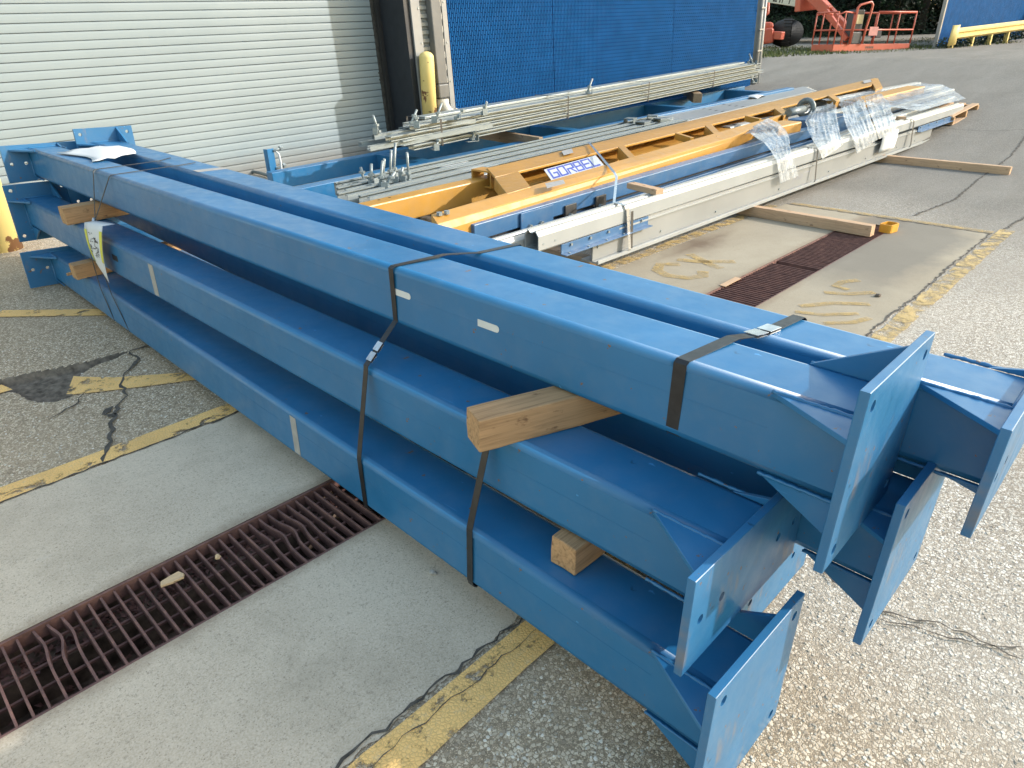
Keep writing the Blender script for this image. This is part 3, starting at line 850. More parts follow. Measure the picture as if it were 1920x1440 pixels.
# debris in the trench: rust flakes, pebbles, leaves
rnd = random.Random(5)
mb = MB()
for k in range(2600):
    x = rnd.uniform(-0.9, 1.1) if k < 1700 else rnd.uniform(2.8, 6.7)
    y = rnd.choice((rnd.uniform(T0 + 0.02, T1 - 0.02), rnd.uniform(T1 - 0.10, T1 - 0.02)))
    z = -0.062 - 0.012 * rnd.random() if y > T1 - 0.10 else -0.185
    s = rnd.uniform(0.004, 0.018)
    a = [Vector((rnd.uniform(-1, 1), rnd.uniform(-1, 1), rnd.uniform(-0.5, 0.5))).normalized() * s for _ in range(4)]
    mb.add([Vector((x, y, z)) + q for q in a], [(0, 1, 2), (0, 2, 3), (0, 3, 1), (1, 3, 2)])
mb.build('trench_debris', 'rust', None, kind='stuff')
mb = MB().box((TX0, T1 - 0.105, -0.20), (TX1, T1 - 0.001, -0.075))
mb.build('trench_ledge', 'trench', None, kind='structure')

# ---------------------------------------------------------------- steel columns
S = 0.2032
def make_column(label, near, far, big_near, roll):
    m, L = frame(near, far, roll=roll)
    t = thing('steel_column', label, 'steel column', m, 'blue square steel columns in the strapped stack')
    h = S / 2; pt = 0.019
    prof = rounded(S, S, 0.022, 5)
    inner = rounded(S - 0.016, S - 0.016, 0.014, 5)
    o = MB().hollow(prof, inner, pt, L - pt).build('tube', 'blue', t)
    for p in o.data.polygons: p.use_smooth = False
    # smooth only the rounded corners
    for p in o.data.polygons:
        n = p.normal
        if abs(n.x) < 0.1 and max(abs(n.y), abs(n.z)) < 0.995: p.use_smooth = True
    sd = random.Random(int(L * 777)).uniform(-0.03, 0.03)
    MB().box((0.2, h - 0.0004, sd), (L - 0.2, h + 0.0005, sd + 0.004)).build('seam_weld', 'blue', t)
    for end in (0, 1):
        big = (end == 0) == big_near
        if big:
            me = holed_plate(0.4064, 0.4064, [(a * 0.163, b * 0.163) for a in (-1, 1) for b in (-1, 1)], 0.0125, pt, 0 if end == 0 else L - pt)
            W_, H_ = 0.4064, 0.4064
            name = 'base_plate'
        else:
            me = holed_plate(0.545, 0.254, [(a, 0.0) for a in (-0.226, -0.137, 0.137, 0.226)], 0.0115, pt, 0 if end == 0 else L - pt)
            W_, H_ = 0.545, 0.254
            name = 'cap_plate'
        me.materials.append(M['blue_plate'])
        link(name, me, t)
        sx = 1 if end == 0 else -1
        xp = pt if end == 0 else L - pt
        gl = 0.185
        oy = min(0.098, W_ / 2 - h - 0.004) if big else 0.125
        oz = min(0.098, H_ / 2 - h - 0.004)
        g = 0.006
        def gus(pts, n):
            d = Vector(n) * g
            vs = [Vector(p) - d for p in pts] + [Vector(p) + d for p in pts]
            MB().add(vs, [(2, 1, 0), (3, 4, 5), (0, 1, 4, 3), (1, 2, 5, 4), (2, 0, 3, 5)]).build('gusset', 'blue', t, 0.001, segs=1)
        x1 = xp + sx * gl
        e = 0.008
        gus([(xp, h, h - e), (xp, h + oy, h - e), (x1, h, h - e)], (0, 0, 1))
        gus([(xp, -h, -h + e), (xp, -h - oy, -h + e), (x1, -h, -h + e)], (0, 0, 1))
        gus([(xp, h - e, -h), (xp, h - e, -h - oz), (x1 if big else xp + sx * 0.09, h - e, -h)], (0, 1, 0))
        gus([(xp, -h + e, h), (xp, -h + e, h + oz), (x1 if big else xp + sx * 0.09, -h + e, h)], (0, 1, 0))
        # weld beads round the tube and along the gussets
        wb = MB()
        rg = random.Random(int(L * 1000) + end)
        ring = rounded(S + 0.006, S + 0.006, 0.024, 4)
        wb.tube([(xp + sx * 0.003, y, z) for y, z in ring + ring[:1]], 0.006, 6)
        for (yy, zz) in ((h + 0.001, h - 0.002), (-h - 0.001, -h + 0.002), (h - 0.002, -h - 0.001), (-h + 0.002, h + 0.001)):
            pts = [(xp + sx * gl * k / 22, yy + rg.uniform(-0.0008, 0.0008), zz + rg.uniform(-0.0008, 0.0008)) for k in range(23)]
            wb.tube(pts, [0.0045 + rg.uniform(-0.0012, 0.0012) for _ in pts], 6)
        wb.build('weld_bead', 'blue', t)
    return t, m, L
COLS = {}
def col(key, label, near, far, big, roll=0.0):
    COLS[key] = make_column(label, near, far, big, R(roll))
col('bf', 'bottom front blue column, big square end plate nearest the camera', (1.094, 0.322, 0.203), (1.19, 5.63, 0.128), True, 2.0)
col('mf', 'middle front blue column, wide low end plate over the bottom one', (1.200, 0.417, 0.495), (1.223, 6.05, 0.445), False, 1.5)
col('tf', 'top front blue column with two white stickers on its side', (1.372, 0.266, 0.787), (1.360, 6.10, 0.777), True, 1.5)
col('tb', 'top back blue column, its near end sticking out furthest right', (1.690, 0.070, 0.758), (1.757, 6.00, 0.784), False, 1.0)
col('mb', 'middle back blue column, square end plate under the top two', (1.575, 0.190, 0.475), (1.66, 5.90, 0.50), True, 0.0)
col('bb', 'bottom back blue column mostly hidden behind the front ones', (1.600, 0.49, 0.135), (1.70, 5.80, 0.203), False, 0.0)
# tape, stickers and slot on the columns (flat, in the column's own frame; +y is the camera side)
def on_front(key, name, mat, y_world, dz, w, hgt, rounded_end=False, th=0.0008):
    t, m, L = COLS[key]
    x = (y_world - m.translation.y) / (m.col[0].y)
    h = S / 2 + 0.0006
    if rounded_end:
        pr = [(-w / 2, -hgt / 2), (-w / 2, hgt / 2)]
        pts = [(x + w / 2, dz + hgt / 2), (x + w / 2, dz - hgt / 2)]
        for k in range(9):
            a = R(-90 - 180 * k / 8)
            pts.append((x - w / 2 + hgt / 2 * math.cos(a), dz + hgt / 2 * math.sin(a)))
        n = len(pts)
        vs = [(px, h, pz) for px, pz in pts] + [(px, h + th, pz) for px, pz in pts]
        fs = [tuple(range(n)), tuple(range(2 * n - 1, n - 1, -1))] + [(i, (i + 1) % n, n + (i + 1) % n, n + i) for i in range(n)]
        return MB().add(vs, fs).build(name, mat, t)
    return MB().box((x - w / 2, h, dz - hgt / 2), (x + w / 2, h + th, dz + hgt / 2)).build(name, mat, t)
on_front('tf', 'sticker', 'sticker', 1.735, 0.018, 0.088, 0.022, True)
on_front('tf', 'sticker', 'sticker', 1.325, 0.015, 0.078, 0.022, True)
on_front('mf', 'tape', 'tape', 3.62, 0.0, 0.06, 0.165)
on_front('bf', 'tape', 'tape', 2.17, 0.0, 0.045, 0.165)
on_front('mf', 'slot', 'black', 4.18, 0.01, 0.085, 0.032)
t, m, L = COLS['tb']
MB().box((4.05, -0.085, S / 2 + 0.0006), (4.13, 0.085, S / 2 + 0.0014)).build('tape', 'tape', t)
# ---------------------------------------------------------------- wood between the layers
def timber(name, label, p, q, w, h, mat='wood', cat='timber', group=None, roll=0.0, rough=True):
    """rough-sawn piece from p to q (centre line)"""
    m, L = frame(p, q, roll=roll)
    rnd = random.Random(int(abs(p[0] * 977 + p[1] * 571) * 10))
    nx = max(6, int(L / 0.05))
    vs = []; fs = []
    prof = [(-w / 2, -h / 2), (0, -h / 2), (w / 2, -h / 2), (w / 2, 0), (w / 2, h / 2), (0, h / 2), (-w / 2, h / 2), (-w / 2, 0)]
    sd = rnd.random() * 100
    for i in range(nx + 1):
        for y, z in prof:
            k = Vector((i * 0.6 + sd, y * 40, z * 40))
            a = 0.0022 if rough else 0.0008
            vs.append((L * i / nx + (rnd.uniform(-0.003, 0.003) if i in (0, nx) and rough else 0), y + a * noise.noise(k), z + a * noise.noise(k + Vector((9, 3, 1)))))
    n = 8
    for i in range(nx):
        for k in range(n):
            fs.append((i * n + k, i * n + (k + 1) % n, (i + 1) * n + (k + 1) % n, (i + 1) * n + k))
    fs += [tuple(range(n - 1, -1, -1)), tuple(nx * n + k for k in range(n))]
    o = MB().add(vs, fs).build(name, mat, None, 0.003)
    o.matrix_world = m
    return tag(o, label, cat, group)
SPG = 'timber spacers between the columns'
timber('timber_spacer', 'knotty timber block jutting out between top and middle columns', (1.015, 1.125, 0.640), (1.92, 0.80, 0.640), 0.088, 0.094, group=SPG)
timber('timber_spacer', 'short timber end showing above the bottom front column, near end', (1.065, 0.850, 0.346), (1.85, 0.84, 0.346), 0.084, 0.088, group=SPG)
timber('timber_spacer', 'timber block at far left under the top front column', (1.075, 4.86, 0.612), (1.95, 4.86, 0.625), 0.095, 0.104, group=SPG)
timber('timber_spacer', 'timber block at far left just above the bottom front column', (1.020, 4.78, 0.288), (1.85, 4.80, 0.31), 0.09, 0.092, group=SPG)
timber('wood_splinter', 'small broken splinter sticking out beside the lower left spacer', (1.0, 4.87, 0.255), (1.08, 4.86, 0.258), 0.03, 0.014, group=None, cat='splinter')

# ---------------------------------------------------------------- strapping round the columns
def strap_thing(label, paths, w, mat='strap', group='strapping round the column stack', seals=(), name='steel_strap', t=0.0014):
    root = thing(name, label, 'strap', at((0, 0, 0)), group)
    for pts in paths:
        MB().ribbon(pts, w, t).build('band', mat, root)
    for p, q in seals:
        p = Vector(p); q = Vector(q); d = (q - p).normalized(); wv = Vector(w)
        nrm = d.cross(wv).normalized()
        b = MB()
        for s_ in (-1, 1):
            b.hexa([p - wv * 0.56 + nrm * 0.004 * s_, p + wv * 0.56 + nrm * 0.004 * s_, q + wv * 0.56 + nrm * 0.004 * s_, q - wv * 0.56 + nrm * 0.004 * s_], nrm * 0.0015)
        b.build('seal', 'seal', root)
    return root
e = 0.0025
# near strap, round the two top columns
strap_thing('wide black strap over the top columns nearest their square plate',
    [[(1.60, 0.60, 0.66), (1.797, 0.615, 0.665), (1.797, 0.625, 0.858), (1.785, 0.627, 0.868), (1.595, 0.648, 0.868), (1.475, 0.665, 0.8915), (1.278, 0.687, 0.8915), (1.2675, 0.688, 0.884), (1.2675, 0.690, 0.712), (1.272, 0.690, 0.694), (1.285, 0.689, 0.684), (1.47, 0.66, 0.679), (1.60, 0.62, 0.655)]],
    (0, 0.034, 0), seals=[((1.66, 0.641, 0.870), (1.61, 0.647, 0.8715)), ((1.60, 0.648, 0.872), (1.55, 0.655, 0.877))])
# middle strap, round the whole stack
strap_thing('black strap round the whole stack at mid length with two zinc clips',
    [[(1.40, 1.70, 0.078), (1.725, 1.70, 0.045), (1.80, 1.70, 0.25), (1.812, 1.70, 0.68), (1.812, 1.70, 0.855), (1.803, 1.70, 0.8685), (1.62, 1.723, 0.8705), (1.476, 1.74, 0.8915), (1.272, 1.768, 0.8915), (1.2625, 1.77, 0.884), (1.2625, 1.77, 0.70), (1.0955, 1.725, 0.603), (1.092, 1.722, 0.590), (1.0165, 1.71, 0.290), (1.0155, 1.71, 0.278), (1.0105, 1.70, 0.100), (1.014, 1.70, 0.082), (1.025, 1.70, 0.074), (1.40, 1.70, 0.066)]],
    (0, 0.024, 0), seals=[((1.180, 1.748, 0.652), (1.150, 1.740, 0.634)), ((1.143, 1.738, 0.630), (1.113, 1.730, 0.613))])
# near strap round the lower columns only
strap_thing('black strap from under the knotty block down the bottom column',
    [[(1.40, 1.13, 0.600), (1.105, 1.145, 0.5985), (1.0945, 1.146, 0.590), (1.0065, 1.148, 0.306), (1.0050, 1.148, 0.296), (0.9995, 1.150, 0.110), (1.003, 1.150, 0.092), (1.014, 1.150, 0.083), (1.40, 1.15, 0.072)]],
    (0, 0.024, 0))
# far end: two thin straps twisted together
r = thing('twisted_strap', 'pair of thin dark straps crossing at the far left end', 'strap', at((0, 0, 0)), 'strapping round the column stack')
A = [(1.76, 4.78, 0.885), (1.66, 4.70, 0.886), (1.475, 4.67, 0.887), (1.268, 4.66, 0.886), (1.255, 4.655, 0.876), (1.16, 4.52, 0.645), (1.115, 4.50, 0.565), (1.075, 4.50, 0.44), (1.066, 4.47, 0.25), (1.060, 4.44, 0.238), (1.062, 4.36, 0.06)]
B = [(1.78, 4.45, 0.885), (1.66, 4.42, 0.886), (1.475, 4.40, 0.887), (1.268, 4.38, 0.886), (1.255, 4.385, 0.876), (1.16, 4.50, 0.645), (1.115, 4.48, 0.565), (1.075, 4.36, 0.42), (1.062, 4.26, 0.252), (1.056, 4.22, 0.238), (1.058, 4.10, 0.06)]
MB().ribbon(A, (0, 0.013, 0), 0.002).build('band', 'wire', r)
MB().ribbon(B, (0, 0.013, 0), 0.002).build('band', 'wire', r)
MB().tube([(1.152, 4.51, 0.64), (1.118, 4.49, 0.575)], 0.010, 8).build('seal', 'seal', r)

# ---------------------------------------------------------------- papers on the stack
def sheet(name, label, cat, rows, mat, th=0.0006):
    """bent sheet from a grid of rows of points"""
    n = len(rows[0]); vs = [p for row in rows for p in row]
    fs = [(i * n + k, i * n + k + 1, (i + 1) * n + k + 1, (i + 1) * n + k) for i in range(len(rows) - 1) for k in range(n - 1)]
    mb = MB().add(vs, fs, True)
    o = mb.build(name, mat)
    md = o.modifiers.new('thickness', 'SOLIDIFY'); md.thickness = th
    return tag(o, label, cat) if cat else o
rows = []
for i in range(9):
    row = []
    for k in range(7):
        u = i / 8; v = k / 6
        x = 1.36 + 0.30 * v + 0.03 * math.sin(u * 5); y = 4.95 + 0.62 * u + 0.10 * v * (1 - u)
        z = 0.889 + 0.010 + 0.022 * math.sin(u * 3.0) * (1 - abs(v - 0.4)) + 0.02 * noise.noise(Vector((u * 3, v * 3, 7)))
        if v < 0.2: z = max(0.892, z - 0.03)
        row.append((x - 0.06 * (u - 0.5) ** 2, y, z))
    rows.append(row)
sheet('paper_sheet', 'crumpled white paper lying on the far left end of the top columns', 'paper', rows, 'paper')
# label folded over the corner of the middle column
lab = thing('shipping_label', 'white label with yellow edges tied to the middle column', 'label', at((0, 0, 0)))
LTL, LTR, LBL, LBR = [Vector(p) for p in ((1.085, 4.492, 0.617), (1.085, 4.158, 0.651), (1.070, 4.395, 0.398), (1.062, 4.233, 0.326))]
def lab_pt(s_, w):
    """s_ runs down the label in metres (0.07 of it lies on top of the column), w across it"""
    u = 1 - w / 0.15
    top = LTL + (LTR - LTL) * u
    if s_ < 0.07:
        return (top.x + 0.07 - s_, top.y - 0.10 * (0.07 - s_), top.z + 0.012 - 0.006 * s_)
    v = (s_ - 0.07) / 0.315
    bot = LBL + (LBR - LBL) * u
    p = top + (bot - top) * v
    return (p.x - 0.012 * math.sin(v * 3.1), p.y, p.z)
def lab_part(name, s0, s1, w0, w1, mat, lift):
    rows = []
    for i in range(13):
        s_ = s0 + (s1 - s0) * i / 12
        rows.append([(lambda p: (p[0] - lift, p[1], p[2] + lift * 0.4))(lab_pt(s_, w0 + (w1 - w0) * k / 4)) for k in range(5)])
    o = sheet(name, '', None, rows, mat)
    o.parent = lab
    return o
lab_part('paper', 0.0, 0.385, 0.0, 0.15, 'paper', 0.0)
lab_part('edge_band', 0.10, 0.34, 0.130, 0.150, 'lime', 0.0016)
lab_part('edge_band', 0.09, 0.27, 0.0, 0.022, 'lime', 0.0016)
rndl = random.Random(3)
ink = MB()
for k in range(46):
    s_ = rndl.uniform(0.11, 0.27); w = rndl.uniform(0.035, 0.115); ds = rndl.uniform(0.003, 0.009); dw = rndl.uniform(0.004, 0.015)
    q = [lab_pt(s_, w), lab_pt(s_, w + dw), lab_pt(s_ + ds, w + dw), lab_pt(s_ + ds, w)]
    ink.add([(p[0] - 0.0022, p[1], p[2] + 0.001) for p in q], [(0, 1, 2, 3)])
ink.build('print', 'ink', lab, kind='stuff')

# ---------------------------------------------------------------- lifting-rail pile: aluminium rails in front
ALG = 'aluminium rails in the front bundle'
def alu_rail(label, p, q, w, h):
    m, L = frame(p, q)
    t = thing('aluminium_rail', label, 'rail', m, ALG)
    def prof(i):
        W2, H2 = w / 2 - i, h / 2 - i
        return [(-W2 + 0.012, -H2), (W2 - 0.012, -H2), (W2, -H2 + 0.012), (W2, H2 - 0.03), (W2 - 0.022, H2), (0.018, H2), (0.012, H2 - 0.012 + i * .5), (-0.012, H2 - 0.012 + i * .5), (-0.018, H2), (-W2 + 0.022, H2), (-W2, H2 - 0.03), (-W2, -H2 + 0.012)]
    MB().hollow(prof(0), prof(0.006), 0, L).build('extrusion', 'alu', t, 0.0015, segs=1)
    for y in (-w / 2 + 0.026, w / 2 - 0.026):
        MB().box((0.0, y - 0.003, h / 2), (L, y + 0.003, h / 2 + 0.007)).build('rib', 'alu', t)
    sc = MB().tube([(0.05, -w / 2 - 0.002, 0.0), (0.05, -w / 2 + 0.002, 0.0)], 0.008, 10).mesh('rivet', 'galv')
    for x in (0.05, 0.17):
        o = link('rivet', sc, t); o.location = (x - 0.05, 0, -0.02)
    return t
alu_rail('front aluminium rail, hollow end open towards the blue columns', (3.235, 2.935, 0.366), (13.85, 2.955, 0.468), 0.125, 0.135)
alu_rail('second aluminium rail, reaching further under the blue columns', (2.55, 3.062, 0.325), (13.3, 3.095, 0.435), 0.11, 0.12)
alu_rail('short third aluminium rail, lying against the blue double rail', (6.2, 3.18, 0.325), (13.0, 3.24, 0.425), 0.11, 0.12)
# the deep pale channel under them
m, L = frame((3.85, 2.935, 0.085), (12.25, 2.94, 0.13))
t = thing('channel_beam', 'deep pale aluminium channel beam at the bottom front of the pile', 'channel beam', m)
MB().box((0, -0.045, 0.016), (L, -0.033, 0.222)).build('web', 'alu_white', t, 0.001)
MB().prism([(-0.10, 0.0), (0.06, 0.0), (0.06, 0.014), (-0.085, 0.014), (-0.085, 0.026), (-0.10, 0.026)], 0, L).build('bottom_flange', 'alu', t, 0.001)
MB().box((0, -0.062, 0.192), (L, -0.0455, 0.206)).build('groove_rib', 'alu', t, 0.001)
MB().box((0, -0.03, 0.10), (L, 0.11, 0.22)).build('back_channel', 'galv_dull', t, 0.002)
bolt = MB().tube([(0, -0.045, 0), (0, -0.053, 0)], 0.009, 8).mesh('bolt', 'galv')
for x in (0.06, 0.06, 0.9, 1.8, 3.1, 4.4, 5.6, 6.8, 7.6):
    o = link('bolt', bolt, t); o.location = (x, 0, 0.06 if x > 0.1 else random.choice((0.11, 0.16)))
# script-like grey print on the web, a few leaning strokes
pr = MB()
x0 = (7.272, 2.870, 0.224)[0] - m.translation.x
for k, (dx, z0, z1, lean) in enumerate(((0.0, 0.075, 0.175, 0.05), (0.07, 0.09, 0.135, 0.02), (0.10, 0.09, 0.135, 0.02), (0.14, 0.09, 0.135, 0.02), (0.18, 0.09, 0.135, 0.02), (0.21, 0.09, 0.135, 0.02))):
    pr.add([(x0 + dx, -0.0465, z0), (x0 + dx + 0.016, -0.0465, z0), (x0 + dx + lean + 0.016, -0.0465, z1), (x0 + dx + lean, -0.0465, z1)], [(0, 1, 2, 3)])
pr.add([(x0 - 0.02, -0.0465, 0.165), (x0 + 0.10, -0.0465, 0.165), (x0 + 0.11, -0.0465, 0.178), (x0 - 0.01, -0.0465, 0.178)], [(0, 1, 2, 3)])
pr.add([(x0 + 0.27, -0.0465, 0.135), (x0 + 0.46, -0.0465, 0.135), (x0 + 0.46, -0.0465, 0.148), (x0 + 0.27, -0.0465, 0.148)], [(0, 1, 2, 3)])
pr.build('print', 'grey_print', t)
# blue splice channels fixed under the front rail at both ends
def splice(label, x0, x1, z):
    m, L = frame((x0, 2.90, z), (x1, 2.905, z + (x1 - x0) * 0.008))
    t = thing('splice_channel', label, 'splice channel', m, 'blue splice channels under the front rail')
    MB().box((0, -0.030, 0), (L, -0.022, 0.066)).build('web', 'blue2', t, 0.001)
    MB().box((0, -0.075, -0.006), (L, -0.022, 0.0)).build('flange', 'blue2', t, 0.001)
    b = MB().tube([(0, -0.030, 0.05), (0, -0.042, 0.05)], 0.010, 8).mesh('bolt', 'galv')
    c = MB().tube([(0, -0.05, 0.0), (0, -0.05, 0.006)], 0.008, 8).mesh('rivet', 'galv')
    for k in range(5):
        o = link('bolt', b, t); o.location.x = 0.10 + (L - 0.2) * k / 4
        if k < 4:
            o = link('rivet', c, t); o.location.x = 0.06 + (L - 0.2) * k / 4
    return t
splice('blue splice channel under the open near end of the front rail', 3.47, 4.53, 0.238)
splice('blue splice channel under the front rail near the pallet', 11.4, 13.2, 0.315)
timber('wood_block', 'short pale wood block lying on top of the front rails', (4.70, 2.90, 0.468), (4.76, 3.22, 0.474), 0.085, 0.045, 'wood_pale', 'wood block', rough=False)
timber('wood_block', 'small wood block on the far rails beside the plastic wrap', (10.937, 3.054, 0.520), (11.003, 2.970, 0.520), 0.08, 0.05, 'wood_pale', 'wood block', rough=False)

# ---------------------------------------------------------------- blue double rail
pA = Vector((3.131, 3.427, 0.42)); pB = Vector((14.912, 3.582, 0.625)) + Vector((0, 0.05, 0))
m, L = frame(pA, pB)
t = thing('double_rail', 'long blue double rail with a dark slot and bolted clamp plates', 'rail', m)
MB().box((0, -0.055, -0.115), (L, 0.055, 0)).build('upper_bar', 'blue2', t, 0.006)
MB().box((0.16, -0.050, -0.255), (L - 0.1, 0.055, -0.150)).build('lower_bar', 'blue2', t, 0.006)
MB().box((0.03, 0.0, -0.25), (L - 0.03, 0.05, -0.1155)).build('slot_back', 'dark', t)
for x in (0.0, 4.9, L - 0.95, L - 0.06):
    MB().box((x, -0.062, -0.262), (x + (0.10 if x > 0 else 0.02), 0.05, -0.004 if x else -0.1)).build('end_plate', 'blue2', t, 0.002)
def clamp(x, w, zt, zb, mat, nb, y=-0.075):
    p = MB().box((x, y, zb), (x + w, y + 0.014, zt)).build('clamp_plate', mat, t, 0.002)
    for k in range(nb):
        xb = x + w * (k + 0.7) / (nb + 0.9)
        MB().tube([(xb, y - 0.022, (zt + zb) / 2), (xb, y, (zt + zb) / 2)], 0.020, 6, smooth=False).build('nut', 'galv', p)
        MB().tube([(xb, y - 0.030, (zt + zb) / 2), (xb, y - 0.022, (zt + zb) / 2)], 0.010, 8).build('stud', 'dark', p)
clamp(0.46, 0.37, -0.01, -0.235, 'blue2', 2)
clamp(0.98, 0.14, -0.05, -0.215, 'dark', 1)
clamp(1.38, 0.14, -0.05, -0.215, 'dark', 1)
clamp(L - 0.72, 0.30, -0.06, -0.24, 'blue2', 2)
# ---------------------------------------------------------------- yellow jib frame
yf = thing('crane_frame', 'long orange-yellow ladder frame lying on the pile, sign inside it', 'steel frame', at((0, 0, 0)))
DN = Vector((0, 0, -0.13))
def chord(pts_out, pts_in, name, mat='yellow', d=DN, cham=0.035):
    """box chord between two edge lines, chamfered on the outer edge"""
    (o0, o1), (i0, i1) = [[Vector(p) for p in e_] for e_ in (pts_out, pts_in)]
    vs = []
    for o_, i_ in ((o0, i0), (o1, i1)):
        a = (i_ - o_).normalized()
        vs += [i_, o_ + a * cham, o_ - Vector((0, 0, cham * 1.1)), o_ + d, i_ + d]
    fs = [(0, 1, 6, 5), (1, 2, 7, 6), (2, 3, 8, 7), (3, 4, 9, 8), (4, 0, 5, 9), (4, 3, 2, 1, 0), (5, 6, 7, 8, 9)]
    return MB().add(vs, fs).build(name, mat, yf, 0.003)
fo0 = Vector((2.833, 3.388, 0.465)); fo1 = Vector((7.236, 3.624, 0.575))
fi0 = Vector((2.903, 3.548, 0.505)); fi1 = Vector((9.502, 4.013, 0.645))
chord((fo0, fo1), (fi0, fi1), 'front_chord')
ro0 = Vector((3.924, 4.060, 0.620)); ro1 = Vector((15.379, 4.865, 0.800))
ri0 = Vector((3.743, 3.794, 0.600)); ri1 = Vector((12.680, 4.043, 0.780))
def lerp(a, b, u): return a + (b - a) * u
rear_w = 0.27
MB().hexa([(4.456, 4.597, 0.500), (16.724, 5.282, 0.745), (14.226, 4.529, 0.740), (4.213, 4.250, 0.492)], (0.0, 0.0, -0.022)).build('rear_chord', 'yellow', yf, 0.003)
q0, q1 = Vector((4.461, 4.602, 0.499)), Vector((16.744, 5.288, 0.744))
MB().hexa([q0, q1, q1 - Vector((0, 0.014, 0)), q0 - Vector((0, 0.014, 0))], (0, 0, -0.20)).build('rear_web', 'yellow', yf, 0.003)
def rung(a, b, c, d, name='rung', th=-0.11):
    MB().hexa([a, b, c, d], (0, 0.008, th)).build(name, 'yellow', yf, 0.004)
rung((4.184, 4.228, 0.494), (4.518, 4.258, 0.501), (3.946, 3.589, 0.532), (3.670, 3.581, 0.522), 'end_plate', -0.10)
rung((6.021, 4.256, 0.553), (6.143, 4.270, 0.555), (5.534, 3.700, 0.557), (5.407, 3.677, 0.555))
rung((7.849, 4.296, 0.604), (8.024, 4.307, 0.607), (7.305, 3.777, 0.590), (7.119, 3.740, 0.588))
rung((9.925, 4.385, 0.650), (10.174, 4.412, 0.653), (9.450, 3.961, 0.645), (9.130, 3.891, 0.640))
rung((11.995, 4.442, 0.698), (12.350, 4.501, 0.700), (11.608, 4.110, 0.680), (11.213, 4.019, 0.678))
rung((16.020, 5.135, 0.747), (16.668, 5.211, 0.749), (14.050, 4.279, 0.730), (13.328, 4.160, 0.727), 'end_plate', -0.10)
# open tube end of the rear chord
m2, L2 = frame(Vector((4.435, 4.598, 0.460)), Vector((4.609, 4.612, 0.460)))
o = MB().hollow([(-0.12, -0.12), (0.12, -0.12), (0.12, 0.03), (-0.12, 0.03)], [(-0.105, -0.105), (0.105, -0.105), (0.105, 0.015), (-0.105, 0.015)], -0.06, 0.10)
oo = o.build('tube_end', 'yellow', yf); oo.matrix_local = m2
# floor strips seen inside the frame's openings
MB().hexa([(4.547, 4.267, 0.370), (10.149, 4.249, 0.550), (10.610, 4.602, 0.570), (4.814, 4.517, 0.400)], (0, 0, -0.02)).build('inner_web', 'yellow', yf)
for k, (a, b) in enumerate((((7.155, 4.263, 0.550), (7.049, 3.999, 0.530)), ((8.908, 4.302, 0.600), (8.851, 4.073, 0.580)))):
    MB().bar(a, b, 0.05, 0.07).build('stiffener', 'yellow', yf, 0.003)
bm_ = MB().tube([(0, 0, 0), (0, 0, 0.022)], 0.021, 6, smooth=False).mesh('bolt', 'galv')
for q in ((2.940, 3.505, 0.498), (2.999, 3.495, 0.500)):
    o = link('bolt', bm_, yf); o.location = q
for q in (((5.483, 4.566, 0.536), (5.670, 4.587, 0.540), (5.471, 4.403, 0.537), (5.298, 4.383, 0.533)), ((4.015, 3.502, 0.553), (4.212, 3.484, 0.556), (4.138, 3.401, 0.548), (3.924, 3.400, 0.543)), ((15.481, 5.107, 0.741), (16.075, 5.163, 0.744), (15.167, 4.842, 0.743), (14.635, 4.799, 0.740))):
    MB().hexa([Vector(p) + Vector((0, 0, 0.004)) for p in q], (0, 0, 0.001)).build('tape', 'tape', yf)

# second, lower yellow beam running underneath
m, L = frame((3.208, 4.601, 0.300), Vector((3.208, 4.601, 0.300)) + Vector((6.2, 0.16, 0.10)))
t = thing('crane_beam', 'lower orange-yellow arm behind the frame, its near end at the blue columns', 'steel arm', m)
MB().prism(rounded(0.16, 0.19, 0.012, 2), -0.35, L).build('tube', 'yellow', t)
for x in (0.05, 0.16):
    MB().tube([(x, 0.03, 0.0955), (x, 0.03, 0.0965)], 0.012, 10).build('bolt_hole', 'black', t)
MB().box((1.35, -0.42, -0.06), (1.62, -0.08, 0.05)).build('cross_tube', 'yellow', t, 0.004)
MB().box((1.62, -0.50, -0.05), (2.5, -0.082, 0.0)).build('web_plate', 'yellow', t, 0.004)
# short yellow arm end at the far right
m, L = frame((11.782, 3.956, 0.600), (14.636, 3.897, 0.670))
t = thing('crane_beam', 'short end of an orange-yellow arm sticking out past the plastic', 'steel arm', m)
MB().prism(rounded(0.30, 0.12, 0.015, 2), 0, L).build('tube', 'yellow', t)
MB().tube([(L, 0.05, 0.0), (L + 0.22, 0.05, 0.0)], 0.06, 12).build('pivot_pin', 'galv_dull', t)
m, L = frame((8.217, 3.665, 0.550), (8.732, 3.607, 0.570))
t = thing('crane_beam', 'blunt end of an orange-yellow arm beside the first plastic wrap', 'steel arm', m)
MB().prism(rounded(0.26, 0.12, 0.015, 2), 0, L).build('tube', 'yellow', t, 0.01)
# steel pivot with an eye, between the plastic wraps
t = thing('pivot_clevis', 'steel pivot with a round eye between two plastic wraps', 'clevis', at((9.285, 3.906, 0.660)))
MB().tube([(0, 0, 0), (0.55, 0.02, 0.01)], 0.05, 10).build('shaft', 'galv_dull', t)
ring = [(0.60, 0.02 + 0.10 * math.cos(a * math.pi / 8), 0.02 + 0.10 * math.sin(a * math.pi / 8)) for a in range(17)]
MB().tube(ring, 0.035, 8).build('eye', 'galv_dull', t)
MB().box((-0.1, -0.45, -0.3), (1.0, -0.05, -0.06)).build('bracket', 'blue2', t, 0.01)

